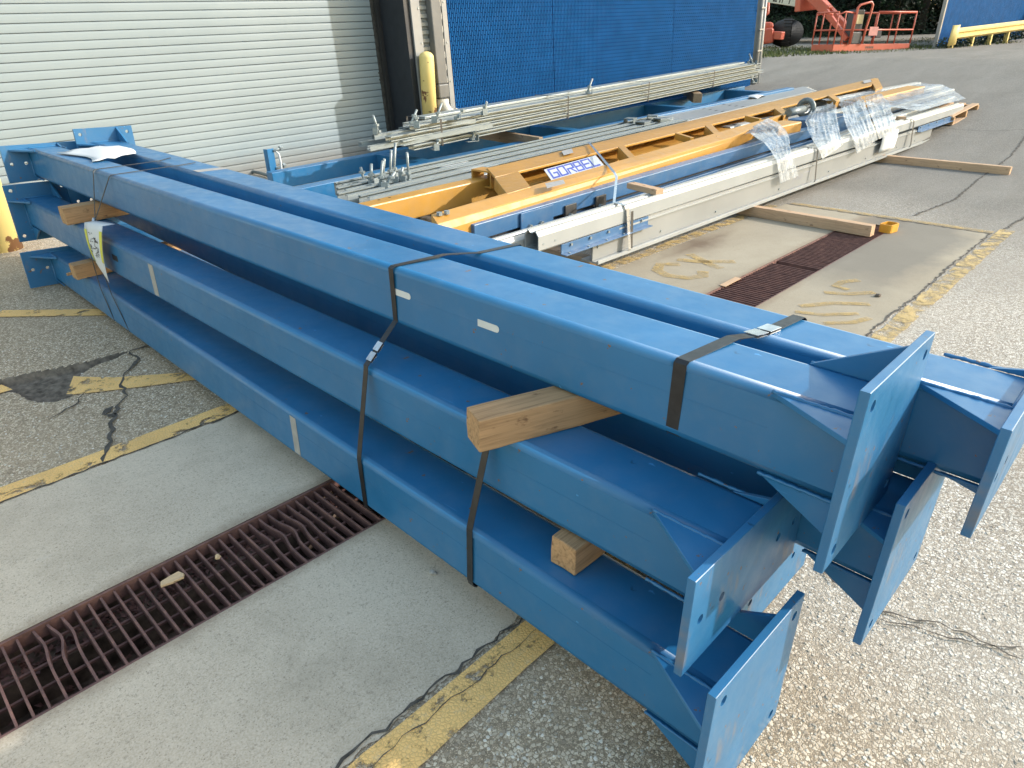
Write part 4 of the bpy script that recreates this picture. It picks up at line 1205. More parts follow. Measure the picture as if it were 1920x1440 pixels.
# the sign: white panel, letters as flat print standing a hair proud
sg = thing('sign_panel', 'white sign reading GORBEL 1000 inside the yellow frame', 'sign', at((0, 0, 0)))
a, b, c, d = [Vector(p) for p in ((4.724, 4.135, 0.502), (5.547, 4.182, 0.529), (5.065, 3.669, 0.500), (4.338, 3.667, 0.470))]
nrm = (b - a).cross(d - a).normalized()
if nrm.z < 0: nrm = -nrm
MB().hexa([a, b, c, d], -nrm * 0.006).build('panel', 'paper', sg)
def sp(u, v, lift=0.002):
    return a + (b - a) * u + (d - a) * v + (a - b + c - d) * u * v + nrm * lift
GL = {'G': [[(1, 0), (0, 0), (0, 1), (1, 1), (1, .5), (.5, .5)]], 'O': [[(0, 0), (1, 0), (1, 1), (0, 1), (0, 0)]],
      'R': [[(0, 1), (0, .5), (1, .5), (1, 0), (0, 0)], [(.45, .5), (1, 1)]], 'B': [[(0, 0), (0, 1), (1, 1), (1, .5), (0, .5)], [(0, 0), (.93, 0), (.93, .5)]],
      'E': [[(1, 0), (0, 0), (0, 1), (1, 1)], [(0, .5), (.9, .5)]], 'L': [[(0, 0), (0, 1), (1, 1)]],
      '1': [[(.2, .2), (.6, 0), (.6, 1)]], '0': [[(.15, 0), (.85, 0), (1, .2), (1, .8), (.85, 1), (.15, 1), (0, .8), (0, .2), (.15, 0)]]}
def letters(text, u0, v0, cw, ch, gap, w, mat):
    for i, chx in enumerate(text):
        mb = MB()
        for path in GL[chx]:
            for (x0, y0), (x1, y1) in zip(path[:-1], path[1:]):
                P = [(u0 + i * (cw + gap) + x * cw, v0 + y * ch) for x, y in ((x0, y0), (x1, y1))]
                du, dv = (P[1][0] - P[0][0]), (P[1][1] - P[0][1])
                ln = math.hypot(du * 3.2, dv) or 1
                nu, nv = -dv / ln * w / 3.2 / 1.0, du * 3.2 / ln * w
                eu, ev = du / ln * w * 0.9, dv / ln * w * 0.9
                q = [(P[0][0] - eu + nu, P[0][1] - ev + nv), (P[1][0] + eu + nu, P[1][1] + ev + nv), (P[1][0] + eu - nu, P[1][1] + ev - nv), (P[0][0] - eu - nu, P[0][1] - ev - nv)]
                mb.add([sp(u, v) for u, v in q], [(0, 1, 2, 3)])
        mb.build('letter', mat, sg)
letters('GORBEL', 0.055, 0.09, 0.115, 0.50, 0.038, 0.042, 'violet')
letters('1000', 0.10, 0.72, 0.055, 0.26, 0.028, 0.028, 'grey_print')

# ---------------------------------------------------------------- strut channels, blue ladder frame, galvanised bundle
def strut(label, p, q, w, h, group, mat='galv', name='strut_channel', th=0.0035):
    m, L = frame(p, q)
    t = thing(name, label, 'strut channel', m, group)
    W2 = w / 2
    lip = w * 0.22
    pr = [(-W2, h), (-W2, 0), (W2, 0), (W2, h), (W2 - lip, h), (W2 - lip, h - 0.010), (W2 - lip + th, h - 0.010), (W2 - lip + th, h - th), (W2 - th, h - th), (W2 - th, th), (-W2 + th, th), (-W2 + th, h - th), (-W2 + lip - th, h - th), (-W2 + lip - th, h - 0.010), (-W2 + lip, h - 0.010), (-W2 + lip, h)]
    MB().prism(pr, 0, L).build('channel', mat, t)
    return t
STG = 'strut channels in the low bundle'
names = ['front', 'second', 'third', 'fourth', 'fifth', 'rear']
for k in range(4):
    y = 5.20 + 0.225 * k
    x0 = 3.42 + (0.08, 0.0, 0.14, 0.26)[k]
    strut('galvanized strut channel, %s of the low row behind the yellow arm' % names[k], (x0, y, 0.185 + 0.002 * k), (x0 + 6.1, y + 0.27, 0.34), 0.165, 0.125, STG, th=0.006)
    if k: strut('thin galvanized channel between the wide ones, %s gap of the low row' % names[k - 1], (x0 + 1.3, y - 0.112, 0.215), (x0 + 6.0, y + 0.158, 0.36), 0.05, 0.07, STG, 'galv_dull')
for k in range(3):
    y = 5.16 + 0.22 * k
    strut('galvanized strut channel, %s of the bottom row under the low bundle' % names[k], (3.62 + 0.1 * k, y, 0.08), (9.6, y + 0.27, 0.22), 0.165, 0.085, STG, 'galv_dull')
strut('galvanized channel lying beside the yellow arm, nearest it', (3.75, 4.93, 0.25), (8.9, 5.10, 0.34), 0.10, 0.06, STG)
# thin plate and sheet on the bundle
rows = [[(4.95 + 0.45 * u - 0.10 * v, 5.14 + 0.72 * v, 0.325 + 0.008 * u + 0.004 * math.sin(v * 9) + (-0.05 if v < 0.05 else 0)) for v in [k / 10 for k in range(11)]] for u in [k / 5 for k in range(6)]]
sheet('paper_sheet', 'bluish white paper draped over the low strut bundle', 'paper', rows, 'paper')
# hangers and threaded rods heaped on the bundle
def rod(mb, p, q, r=0.008): mb.tube([p, q], r, 6)
hw = random.Random(11)
HG = 'threaded rod hangers on the strut bundles'
def hanger(label, p, lean, h, grp=HG):
    t = thing('rod_hanger', label, 'hanger', at(p, hw.uniform(0, 3)), grp)
    MB().tube([(0, 0, 0), (lean[0], lean[1], h)], 0.014, 6).build('rod', 'galv', t)
    MB().box((-0.08, -0.032, -0.006), (0.08, 0.032, 0.0)).build('plate', 'galv', t, 0.001)
    MB().box((-0.08, -0.032, 0.0), (-0.072, 0.032, 0.07)).build('lug', 'galv', t, 0.001)
    for z in (0.02, 0.09):
        MB().tube([(lean[0] * z / h, lean[1] * z / h, z - 0.009), (lean[0] * z / h, lean[1] * z / h, z + 0.014)], 0.032, 6, smooth=False).build('nut', 'galv', t)
for k, (u, v, ang) in enumerate(((1090,540,.03), (1120,530,.10), (1250,590,.02), (1290,560,.02), (1310,540,.06), (1340,520,.12), (1440,570,.05), (1530,580,.08), (1170,600,.0))):
    pass
spots = [(3.948, 5.833, 0.300), (3.913, 5.675, 0.300), (3.896, 5.504, 0.300), (3.897, 5.427, 0.300), (4.149, 5.680, 0.310), (4.240, 5.742, 0.310), (4.142, 5.525, 0.310), (4.207, 5.450, 0.310), (4.035, 5.653, 0.300)]
words = ['leftmost', 'second from left', 'third from left', 'fourth from left', 'tall leaning', 'tallest', 'short', 'rightmost', 'crooked']
for k, p in enumerate(spots):
    hanger('%s rod hanger standing on the low strut bundle' % words[k], Vector(p) + Vector((0, 0, -0.005)), (hw.uniform(-0.05, 0.09), hw.uniform(-0.12, 0.02)), 0.14 + 0.05 * (k % 3) + (0.1 if k in (4, 5, 7) else 0))
# square connector boxes on the bundle
for k, p in enumerate(((8.857, 6.073, 0.420), (8.773, 5.795, 0.400), (9.308, 5.986, 0.430), (9.138, 5.722, 0.420))):
    t = thing('connector_box', 'grey square connector, %s of four on the low strut bundle' % ['leftmost', 'front one', 'rear one', 'rightmost'][k], 'connector', at(p, (0.3, 0.1, 0.5, -0.2)[k]), 'square connectors on the strut bundle')
    s_ = 0.075
    MB().hollow([(-s_, -s_), (s_, -s_), (s_, s_), (-s_, s_)], [(-s_ + .008, -s_ + .008), (s_ - .008, -s_ + .008), (s_ - .008, s_ - .008), (-s_ + .008, s_ - .008)], -0.09, 0.09).build('sleeve', 'galv_dull', t, 0.003)
    MB().box((-0.09, -s_, s_), (0.13, s_, s_ + 0.006)).build('flange', 'galv_dull', t, 0.001)
# flat grey bars continuing the low bundle to the right
FG = 'flat grey bars continuing the low bundle'
for k in range(4):
    p = Vector((8.945, 5.722, 0.380)) + Vector((0.1 * k, 0.17 * k - 0.05, 0.0)); q = Vector((15.398, 5.924, 0.580)) + Vector((-0.8 + 0.3 * k, 0.17 * k - 0.2, 0))
    m, L = frame(p, q)
    t = thing('flat_bar', 'flat grey bar, %s of four beyond the connectors' % names[k], 'flat bar', m, FG)
    MB().box((0, -0.075, -0.05), (L, 0.075, 0.02)).build('bar', 'alu_white', t, 0.004)
    for x in (1.9, 2.6):
        MB().box((x, -0.03, 0.0205), (x + 0.10, 0.0, 0.0215)).build('slot', 'black', t)
rows = [[(Vector((12.866, 6.038, 0.530)) + Vector((0.7 * u, 0.4 * v + 0.1 * u, 0.03 * math.sin(u * 4) + 0.02 * math.sin(v * 5)))) for v in [k / 6 for k in range(7)]] for u in [k / 8 for k in range(9)]]
sheet('paper_sheet', 'white paper with curled corner on the flat grey bars', 'paper', rows, 'paper')

# blue ladder frame lying along the door
lf0 = Vector((3.432, 6.495, 0.190)); lf1 = Vector((14.768, 6.254, 0.600))
m, L = frame(lf0, lf1)
t = thing('ladder_frame', 'long blue ladder frame on the ground along the roller door', 'steel frame', m)
MB().box((-0.2, -0.08, -0.17), (L, 0.08, 0.02)).build('front_chord', 'blue', t, 0.006)
MB().box((0.35, 0.95, -0.17), (L - 0.1, 1.09, 0.02)).build('rear_chord', 'blue', t, 0.006)
for x in (1.78, 4.6, 7.6, 10.4):
    MB().box((x, 0.08, -0.15), (x + 0.16, 0.95, 0.018)).build('rung', 'blue', t, 0.004)
# upright bracket with zinc bolts at its near end
bk = at((4.020, 7.812, 0.100), R(20))
t = thing('bolt_bracket', 'upright blue bracket with zinc bolts and a white cable', 'bracket', bk)
MB().box((-0.06, -0.01, 0.0), (0.05, 0.012, 0.33)).build('plate', 'blue', t, 0.003)
MB().box((-0.06, 0.012, 0.0), (-0.048, 0.05, 0.33)).build('flange', 'blue', t, 0.003)
for z, l in ((0.30, 0.12), (0.10, 0.13), (0.03, 0.17)):
    b_ = MB().tube([(0.03, -0.015, z), (0.03 + l, -0.06, z + 0.03)], 0.014, 8).build('bolt', 'galv', t)
    MB().tube([(0.03 + l * 0.7, -0.045, z + 0.022), (0.03 + l * 0.9, -0.053, z + 0.027)], 0.03, 6, smooth=False).build('nut', 'galv', b_)
MB().tube([(0.06, -0.02, 0.30), (0.08, -0.05, 0.26), (0.09, -0.05, 0.17), (0.08, -0.05, 0.08), (0.08, -0.06, -0.02)], 0.012, 8).build('cable', 'paper', t)
t = tag(MB().tube([(4.215, 9.086, 0.030), (4.240, 8.867, 0.030), (4.254, 8.607, 0.030), (4.220, 8.239, 0.030)], 0.022, 8).build('metal_pipe', 'galv_dull'), 'thin grey pipe lying on the ground before the door', 'pipe')

# galvanised bundle on lumber in front of the blue fence
gp = Vector((5.090, 6.437, 0.420)); gq = Vector((15.027, 7.030, 0.800))
m, L = frame(gp, gq)
SB = 'galvanized channels in the tall bundle by the fence'
pos = []
rws = ['bottom', 'second', 'third', 'top']
for r_ in range(4):
    for c_ in range((4, 4, 4, 3)[r_]):
        sh = hw.uniform(-0.35, 0.35) + (0.3 if r_ == 3 else 0)
        y = 0.03 + c_ * 0.128 + 0.03 * r_; z = 0.004 + r_ * 0.064
        pA = m @ Vector((sh, y, z)); pB = m @ Vector((L + hw.uniform(-0.5, 0.1), y, z + 0.004 * c_))
        lbl = 'galvanized channel, %s of the %s row in the tall bundle by the fence' % (names[c_], rws[r_])
        if c_ == 0:
            # the outermost channels lie on their sides, slot towards the yard
            mm, LL = frame(pA + Vector((0, 0, 0.028)), pB + Vector((0, 0, 0.028)))
            tt = strut(lbl, pA, pB, 0.053, 0.10, SB, 'galv', th=0.004)
            tt.matrix_world = mm @ Matrix.Translation((0, 0.05, 0)) @ Matrix.Rotation(R(90), 4, 'X')
        else:
            strut(lbl, pA, pB, 0.112, 0.052, SB, 'galv' if (r_ + c_) % 3 else 'galv_dull', th=0.004)
# loose ends projecting left
for k, (u, v, u2, v2) in enumerate(((676,278,800,250), (690,282,800,258), (698,268,790,246), (715,258,790,243))):
    pass
LG = 'loose galvanized channels projecting left of the tall bundle'
for k, (a_, b_) in enumerate((((4.646, 6.869, 0.470), (5.870, 6.736, 0.550)), ((4.553, 6.574, 0.460), (5.685, 6.430, 0.540)), ((4.724, 6.716, 0.550), (5.680, 6.614, 0.600)))):
    strut('loose channel end projecting left towards the door, %s of three' % ['rear', 'lowest', 'topmost'][k], a_, Vector(b_) + (Vector(b_) - Vector(a_)) * 0.5, 0.075, 0.05, LG)
# flat strip along the top back edge and small hardware at the ends
pA = m @ Vector((0.5, 0.42, 0.255)); pB = m @ Vector((L - 0.2, 0.42, 0.255))
m3, L3 = frame(pA, pB)
o = MB().box((0, -0.09, 0), (L3, 0.09, 0.03)).build('flat_bar', 'galv', None, 0.004); o.matrix_world = m3
tag(o, 'wide bright galvanized strip on top of the tall bundle', 'flat bar')
hp = [(0.05, -0.02, 0.25), (0.15, 0.2, 0.25), (0.45, 0.1, 0.25), (0.7, 0.02, 0.25), (1.2, 0.03, 0.25), (-0.25, 0.3, 0.2), (0.25, -0.06, -0.02), (0.9, -0.06, -0.02), (L - 0.3, 0.1, 0.25), (L - 0.1, 0.3, 0.25), (L - 0.5, -0.05, -0.08), (3.6, 0.1, 0.26)]
wd = ['nearest the door', 'behind the first', 'leaning at the near end', 'beside the near strap', 'upright past the elbow pipe', 'rearmost at the near end', 'hanging below the near end', 'hanging under the timber', 'upright at the fence post', 'last at the far end', 'under the far end', 'standing at mid length']
for k, q in enumerate(hp):
    hanger('rod hanger on the tall bundle, %s' % wd[k], m @ Vector(q), (hw.uniform(-0.14, 0.14), hw.uniform(-0.10, 0.04)), 0.10 + 0.05 * (k % 3))
rows = [[m @ Vector((0.35 + 0.75 * u, 0.06 + 0.22 * v, 0.325 + 0.01 * math.sin(u * 6))) for v in (0, .5, 1)] for u in [k / 6 for k in range(7)]]
# dark bands round the bundle
def loop_strap(label, x, grp, mm, w, y0, y1, z0, z1, mat='wire', nm='tie_wire'):
    pts = [mm @ Vector(p) for p in ((x, y0, z0), (x, y1, z0), (x, y1, z1), (x, y0, z1), (x, y0, z0))]
    o = MB().ribbon(pts, mm.to_3x3() @ Vector((w, 0, 0)), 0.002).build(nm, mat)
    return tag(o, label, 'strap', grp)
for k, x in enumerate((0.42, 2.95, 5.2, 7.6)):
    if x < L: loop_strap('dark tie round the tall galvanized bundle, %s of four' % ['nearest the door', 'second', 'third', 'farthest'][k], x, 'ties round the galvanized bundles', m, 0.03, -0.03, 0.56, -0.004, 0.29)
timber('support_timber', 'brown timber under the tall bundle, its end pointing at the yellow frame', (6.915, 6.114, 0.345), (7.008, 7.576, 0.375), 0.075, 0.14, 'wood_grey', 'timber')
timber('support_timber', 'dark timber under the far part of the tall bundle', (11.975, 6.767, 0.560), (12.780, 7.448, 0.600), 0.16, 0.16, 'wood_grey', 'timber')
timber('support_timber', 'long pale timber under the front rails lying over the drain', (6.30, 1.74, 0.052), (6.42, 5.2, 0.052), 0.088, 0.094, 'wood_pale', 'timber')
timber('support_timber', 'long pale timber under the far rails on bare asphalt', (10.16, 1.45, 0.087), (10.16, 5.2, 0.090), 0.088, 0.094, 'wood_pale', 'timber')
timber('support_timber', 'timber hidden under the near end of the rails', (3.98, 2.98, 0.04), (4.0, 5.0, 0.04), 0.088, 0.08, 'wood_pale', 'timber')

# ---------------------------------------------------------------- far end of the pile: pale rails in bubble wrap, pallet
FR = 'pale rails fanned out at the far end'
ends = [((14.480, 3.270, 0.560), 'lowest'), ((15.798, 3.601, 0.600), 'second'), ((16.208, 3.903, 0.640), 'third'), ((15.957, 4.029, 0.630), 'fourth'), ((16.439, 4.367, 0.660), 'rearmost')]
for k, (q, wdk) in enumerate(ends):
    q = Vector(q)
    p = Vector((8.6, 3.15 + 0.42 * k, 0.42 + 0.02 * k))
    m, L = frame(p, q)
    t = thing('pale_rail', 'pale rail wrapped in clear film, %s of five at the far end' % wdk, 'rail', m, FR)
    MB().prism(rounded(0.15, 0.08, 0.02, 2), 0, L).build('extrusion', 'alu', t)
    MB().box((0.2, -0.02, 0.0405), (L - 0.05, 0.02, 0.05)).build('rib', 'alu_white', t)
pc = Vector((13.122, 2.834, 0.260)); pd = Vector((14.560, 2.809, 0.360))
m, L = frame(pc, pd)
t = thing('wood_pallet', 'wooden pallet corner showing under the far end of the rails', 'pallet', m)
for k in range(3):
    MB().box((0.02 + k * (L - 0.12) / 2, 0.0, 0.02), (0.10 + k * (L - 0.12) / 2, 1.1, 0.115)).build('stringer', 'wood', t, 0.002)
for k in range(6):
    MB().box((0, 0.02 + 0.19 * k, 0.116), (L, 0.12 + 0.19 * k, 0.136)).build('deck_board', 'wood_pale', t, 0.002)
for k in range(3):
    MB().box((0, 0.0 + 0.48 * k, 0.0), (L, 0.10 + 0.48 * k, 0.019)).build('bottom_board', 'wood_pale', t, 0.002)

# ---------------------------------------------------------------- clear plastic wrap draped over the pile
WG = 'clear plastic wraps draped over the pile'
def wrap(label, prof_a, prof_b, seed, nu=46, nv=70, amp=0.05):
    """sheet whose two long edges are the polylines prof_a and prof_b, crumpled in between"""
    def along(pr, u):
        pr = [Vector(p) for p in pr]
        ls = [(b_ - a_).length for a_, b_ in zip(pr[:-1], pr[1:])]
        s_ = u * sum(ls)
        for (a_, b_), l in zip(zip(pr[:-1], pr[1:]), ls):
            if s_ <= l: return a_ + (b_ - a_) * (s_ / l)
            s_ -= l
        return pr[-1]
    vs = []; fs = []
    for i in range(nv + 1):
        v = i / nv
        A_ = along(prof_a, v); B_ = along(prof_b, v)
        for j in range(nu + 1):
            u = j / nu
            p = A_ + (B_ - A_) * u
            q = Vector((u * 6 + seed * 13, v * 1.4, seed))
            fold = noise.noise(q) + 0.5 * noise.noise(q * 2.3 + Vector((0, 0, 5)))
            fine = 0.22 * noise.noise(Vector((u * 13, v * 7, seed + 3)))
            d = amp * (fold + fine)
            vs.append(p + Vector((0.02 * fine, -abs(d) * 0.5, abs(d) * (1 - 0.5 * v))))
    for i in range(nv):
        for j in range(nu):
            a_ = i * (nu + 1) + j
            fs.append((a_, a_ + 1, a_ + nu + 2, a_ + nu + 1))
    o = MB().add(vs, fs, True).build('plastic_wrap', 'wrap')
    return tag(o, label, 'plastic wrap', WG)
wrap('plastic wrap nearest the camera, hanging down over the front rails', [(7.791, 3.850, 0.516), (7.386, 3.500, 0.614), (7.116, 3.200, 0.567), (6.697, 2.860, 0.470), (6.817, 2.835, 0.238)], [(8.353, 3.750, 0.677), (8.145, 3.500, 0.615), (7.723, 3.200, 0.539), (7.043, 2.860, 0.491), (7.217, 2.835, 0.251)], 1)
wrap('wide plastic wrap right of the pivot eye', [(9.563, 3.750, 0.636), (8.587, 3.400, 0.632), (7.905, 3.000, 0.521), (7.699, 2.850, 0.473), (7.794, 2.830, 0.354)], [(10.315, 3.750, 0.725), (9.504, 3.400, 0.717), (8.619, 3.000, 0.597), (8.311, 2.850, 0.510), (8.354, 2.830, 0.450)], 2, 60)
wrap('folded plastic wrap in front of the short yellow arm', [(10.569, 3.750, 0.688), (9.672, 3.400, 0.705), (8.936, 3.000, 0.540), (8.700, 2.850, 0.460), (8.850, 2.830, 0.291)], [(11.309, 3.750, 0.772), (10.464, 3.400, 0.766), (9.648, 3.000, 0.622), (9.428, 2.850, 0.501), (9.538, 2.830, 0.392)], 3, 60)
wrap('rightmost plastic wrap with a paper sheet tucked under it', [(11.605, 3.750, 0.726), (10.567, 3.400, 0.732), (9.743, 3.000, 0.596), (9.459, 2.850, 0.510), (9.558, 2.830, 0.390)], [(12.311, 3.750, 0.731), (11.536, 3.400, 0.672), (10.527, 3.000, 0.594), (10.184, 2.850, 0.512), (10.270, 2.830, 0.427)], 4, 60)
rows = [[(9.75 + 0.62 * u, 2.842 - 0.006 * math.sin(v * 4), 0.445 - 0.24 * v) for v in [k / 6 for k in range(7)]] for u in (0, .33, .66, 1)]
sheet('paper_sheet', 'white paper sheet hanging on the front of the rails', 'paper', rows, 'paper')
# film over the far fanned rails
rows_a = [(11.6, 4.4, 0.66), (11.5, 3.8, 0.62), (11.6, 3.3, 0.60), (11.8, 3.0, 0.56)]
rows_b = [Vector(p) + Vector((0, 0, 0.04)) for p in ((15.401, 4.053, 0.700), (15.354, 3.679, 0.680), (14.750, 3.325, 0.640), (13.669, 2.860, 0.580))]
wrap('clear film sagging over the fanned pale rails at the far end', rows_a, [tuple(p) for p in rows_b], 6, 60, 50, 0.03)

# straps round the front pile
PS = 'straps round the front pile'
def pile_strap(label, x, mat, w, zf=0.0):
    d = 0.008 * (x - 4)
    pts = [(x - 0.05, 3.40, 0.40 + d), (x - 0.02, 3.20, 0.42 + d), (x, 3.02, 0.452 + d), (x, 2.875, 0.446 + d), (x, 2.862, 0.43 + d), (x + 0.01, 2.832, 0.12 + d), (x + 0.01, 2.85, 0.078 + d * 0.6), (x, 3.3, 0.07 + d * 0.6)]
    o = MB().ribbon(pts, (w, 0, 0), 0.002).build('steel_strap', mat)
    return tag(o, label, 'strap', PS)
o = MB().ribbon([(6.069, 4.684, 0.560), (5.850, 4.464, 0.558), (4.749, 3.379, 0.555), (4.695, 3.317, 0.535), (4.22, 2.99, 0.452), (4.215, 2.875, 0.446), (4.215, 2.862, 0.43), (4.235, 2.832, 0.12), (4.235, 2.85, 0.078), (4.22, 3.2, 0.07)], (0.035, 0, 0), 0.002).build('steel_strap', 'seal')
tag(o, 'bright strap round the front pile beside the small wood block', 'strap', PS)
pile_strap('thin dark strap round the front pile between the plastic wraps', 7.72, 'wire', 0.028)
pile_strap('dark strap round the front pile near its far end', 11.05, 'wire', 0.05)
t = tag(MB().ribbon([(4.26, 2.85, 0.40), (4.262, 2.836, 0.12)], (0.03, 0, 0), 0.002).build('steel_strap', 'dark'), 'doubled dark strap end hanging on the front rails', 'strap', PS)

# ---------------------------------------------------------------- small things on the ground
def lump(name, label, cat, p, r, mat, flat=0.5, seed=0):
    bm = bmesh.new()
    bmesh.ops.create_icosphere(bm, subdivisions=2, radius=r)
    for v in bm.verts:
        n = 1 + 0.35 * noise.noise(v.co * (1.4 / r) + Vector((seed, 0, 0)))
        v.co = Vector((v.co.x * n * 1.3, v.co.y * n, v.co.z * n * flat))
    me = bpy.data.meshes.new(name); bm.to_mesh(me); bm.free()
    me.materials.append(M[mat])
    o = link(name, me); o.location = p; o.rotation_euler.z = seed
    return tag(o, label, cat)
cp = Vector((0.415, 1.947, 0.000))
vs = [(-0.035, -0.012), (-0.03, 0.012), (0.0, 0.020), (0.030, 0.024), (0.042, 0.004), (0.036, -0.014), (0.0, -0.016)]
mb = MB(); n = len(vs)
mb.add([(x, y, 0.0) for x, y in vs] + [(x * 0.97, y * 0.97, 0.009 + 0.003 * math.sin(x * 90)) for x, y in vs], [tuple(range(n - 1, -1, -1)), tuple(range(n, 2 * n))] + [(i, (i + 1) % n, n + (i + 1) % n, n + i) for i in range(n)])
o = mb.build('wood_chip', 'chip', None, 0.002); o.location = cp + Vector((0, 0, -0.0035)); o.rotation_euler.z = -0.15
tag(o, 'pale wood chip lying across the bars of the near grate', 'wood chip')
lump('pebble', 'small tan pebble caught between bars of the near grate', 'pebble', Vector((0.571, 1.950, 0.000)) + Vector((0, 0, -0.004)), 0.009, 'chip', 0.9, 1)
lump('pebble', 'grey stone on the concrete beside the bottom column', 'pebble', Vector((1.014, 1.347, 0.000)) + Vector((0, 0, 0.009)), 0.010, 'stone', 0.8, 2)
lump('pebble', 'dark pebble on the apron left of the right yellow line', 'pebble', Vector((4.737, 1.185, 0.000)) + Vector((0, 0, 0.012)), 0.018, 'asphalt_hole', 0.7, 3)
t = thing('plastic_cup', 'small open orange plastic cup lying by the end of the timber', 'plastic cup', at((6.56, 1.69, 0.006), 1.4))
MB().hollow(rounded(0.16, 0.11, 0.03, 3), rounded(0.14, 0.09, 0.025, 3), -0.035, 0.035).build('shell', 'orange', t)
t.rotation_euler = (0, R(90), R(80)); t.location.z = 0.042
o = MB().box((0, 0, 0), (0.24, 0.045, 0.004)).build('wood_strip', 'wood_pale'); o.location = (4.234, 2.021, 0.006); o.rotation_euler.z = 0.02
tag(o, 'thin pale wood strip lying at the near end of the dark grate', 'wood strip')

# stones standing proud of the binder where the camera looks at the asphalt closest
rnd = random.Random(21)
mb = MB()
def pebble(x, y, r):
    z = gz(x)
    h = r * rnd.uniform(0.2, 0.4)
    a0 = rnd.random() * 6.28
    k = 6
    e_ = rnd.uniform(0.65, 1.0)
    ca, sa = math.cos(a0), math.sin(a0)
    ring = []
    for i in range(k):
        a_ = 2 * math.pi * i / k + rnd.uniform(-0.3, 0.3)
        q = (r * math.cos(a_), r * e_ * math.sin(a_))
        ring.append((x + q[0] * ca - q[1] * sa, y + q[0] * sa + q[1] * ca))
    vs = [(px, py, z - 0.001) for px, py in ring] + [(x + (px - x) * 0.72, y + (py - y) * 0.72, z + h) for px, py in ring]
    mb.add(vs, [(i, (i + 1) % k, k + (i + 1) % k, k + i) for i in range(k)] + [tuple(range(k, 2 * k))])
NPEB = 9000
for _ in range(NPEB):
    if rnd.random() < 0.75:
        x = rnd.uniform(0.45, 2.6); y = rnd.uniform(-0.35, 0.85)
    else:
        x = rnd.uniform(-0.1, 1.25); y = rnd.uniform(2.98, 4.6)
        if in_poly(x, y, HOLE): continue
    pebble(x, y, rnd.choice((0.002, 0.0026, 0.0034, 0.0044, 0.006)))
mm_, nd, lk, b = new_mat('pale_aggregate_stone')
gi = nd.new('ShaderNodeNewGeometry')
lk.new(ramp(nd, lk, gi.outputs['Random Per Island'], [(0.0, (0.30, 0.26, 0.21)), (0.4, (0.52, 0.47, 0.395)), (1.0, (0.76, 0.71, 0.63))]), b.inputs['Base Color'])
b.inputs['Roughness'].default_value = 0.85
M['aggregate'] = mm_
mb.build('asphalt_aggregate', 'aggregate', None, kind='stuff')

# ---------------------------------------------------------------- building: roller door, reveal, siding, downspout
WARGS = ([[0.99845, 0.04564, -0.03182], [-0.04443, 0.9983, 0.03774], [0.03349, -0.03627, 0.99878]], (4.305, 8.815, -0.000))
WM = Matrix(WARGS[0]).to_4x4(); WM.translation = WARGS[1]
# local frame of the wall: x along it to the right, y into it, z up
OUT = -0.66       # the outer wall face stands this far in front of the door
t = thing('warehouse_wall', 'warehouse wall with dark recess and pale grey roller door', 'building', WM)
MB().box((-8.5, 0.06, 3.4), (2.2, 0.30, 5.2)).build('wall', 'siding', t)
XC = (2.291, 1.932)[0]
MB().box((XC + 0.041, OUT + 0.02, -0.6), (3.62, 0.30, 5.2)).build('wall', 'siding', t)
MB().box((2.20, OUT + 0.004, -0.6), (XC + 0.04, 0.06, 5.2)).build('reveal', 'navy', t, 0.004)
MB().box((2.14, -0.10, -0.6), (2.199, -0.035, 3.6)).build('door_guide', 'black', t, 0.003)
MB().box((2.10, -0.034, -0.6), (2.199, 0.10, 3.6)).build('door_guide', 'dark', t, 0.003)
tx = [(2.441, 1.931)[0] - 0.06]
MB().box((XC, OUT - 0.03, -0.6), (tx[0] + 0.06, OUT + 0.0035, 5.2)).build('corner_trim', 'trim', t, 0.004)
dr = MB()
# ribbed cladding between the trim and the downspout
x0, x1 = tx[0] + 0.062, (2.594, 1.930)[0]
rib = MB().prism([(0, 0), (-0.012, 0.012), (-0.028, 0.018), (-0.028, 0.062), (-0.012, 0.07), (0, 0.075), (0, 0.1), (0.012, 0.1), (0.012, 0)], x0, x1).mesh('rib', 'siding')
for k in range(40):
    o = link('rib', rib, t); o.location = (0, OUT + 0.006, -0.5 + 0.1 * k)
MB().box((x1 + 0.002, OUT - 0.005, -0.6), (x1 + 0.075, OUT + 0.0195, 5.2)).build('dark_gap', 'black', t)
# screws in the trim
sc = MB().tube([(0, 0, 0), (0, -0.008, 0)], 0.012, 8).mesh('screw', 'galv')
for k in range(8):
    o = link('screw', sc, t); o.location = (tx[0] + 0.03, OUT - 0.03, 0.15 + 0.42 * k)
# roller door: every slat its own curved strip
PITCH = 0.0876
pr = [(0.0, 0.0), (-0.010, 0.001), (-0.0125, 0.006), (-0.014, 0.030), (-0.014, 0.060), (-0.0115, 0.079), (-0.004, 0.0825), (0.0, 0.084), (0.012, 0.084), (0.012, 0.0)]
slat = MB().prism(pr, -7.6, 2.13, smooth=False).mesh('slat', 'door')
for k in range(41):
    o = link('slat', slat, t); o.location = (0, 0, 0.064 - 3 * PITCH + PITCH * k + random.uniform(-0.0008, 0.0008))
MB().box((-7.6, 0.0125, -0.3), (2.13, 0.03, 3.5)).build('door_backing', 'dark', t)
MB().box((-7.6, -0.03, -0.30), (2.13, 0.0, -0.205)).build('bottom_bar', 'dark', t)
tiny = MB().box((-0.006, -0.02, -0.012), (0.006, -0.012, 0.012)).mesh('rivet', 'dark')
for z in (0.98, 1.07):
    o = link('rivet', tiny, t); o.location = (2.09, 0, z)

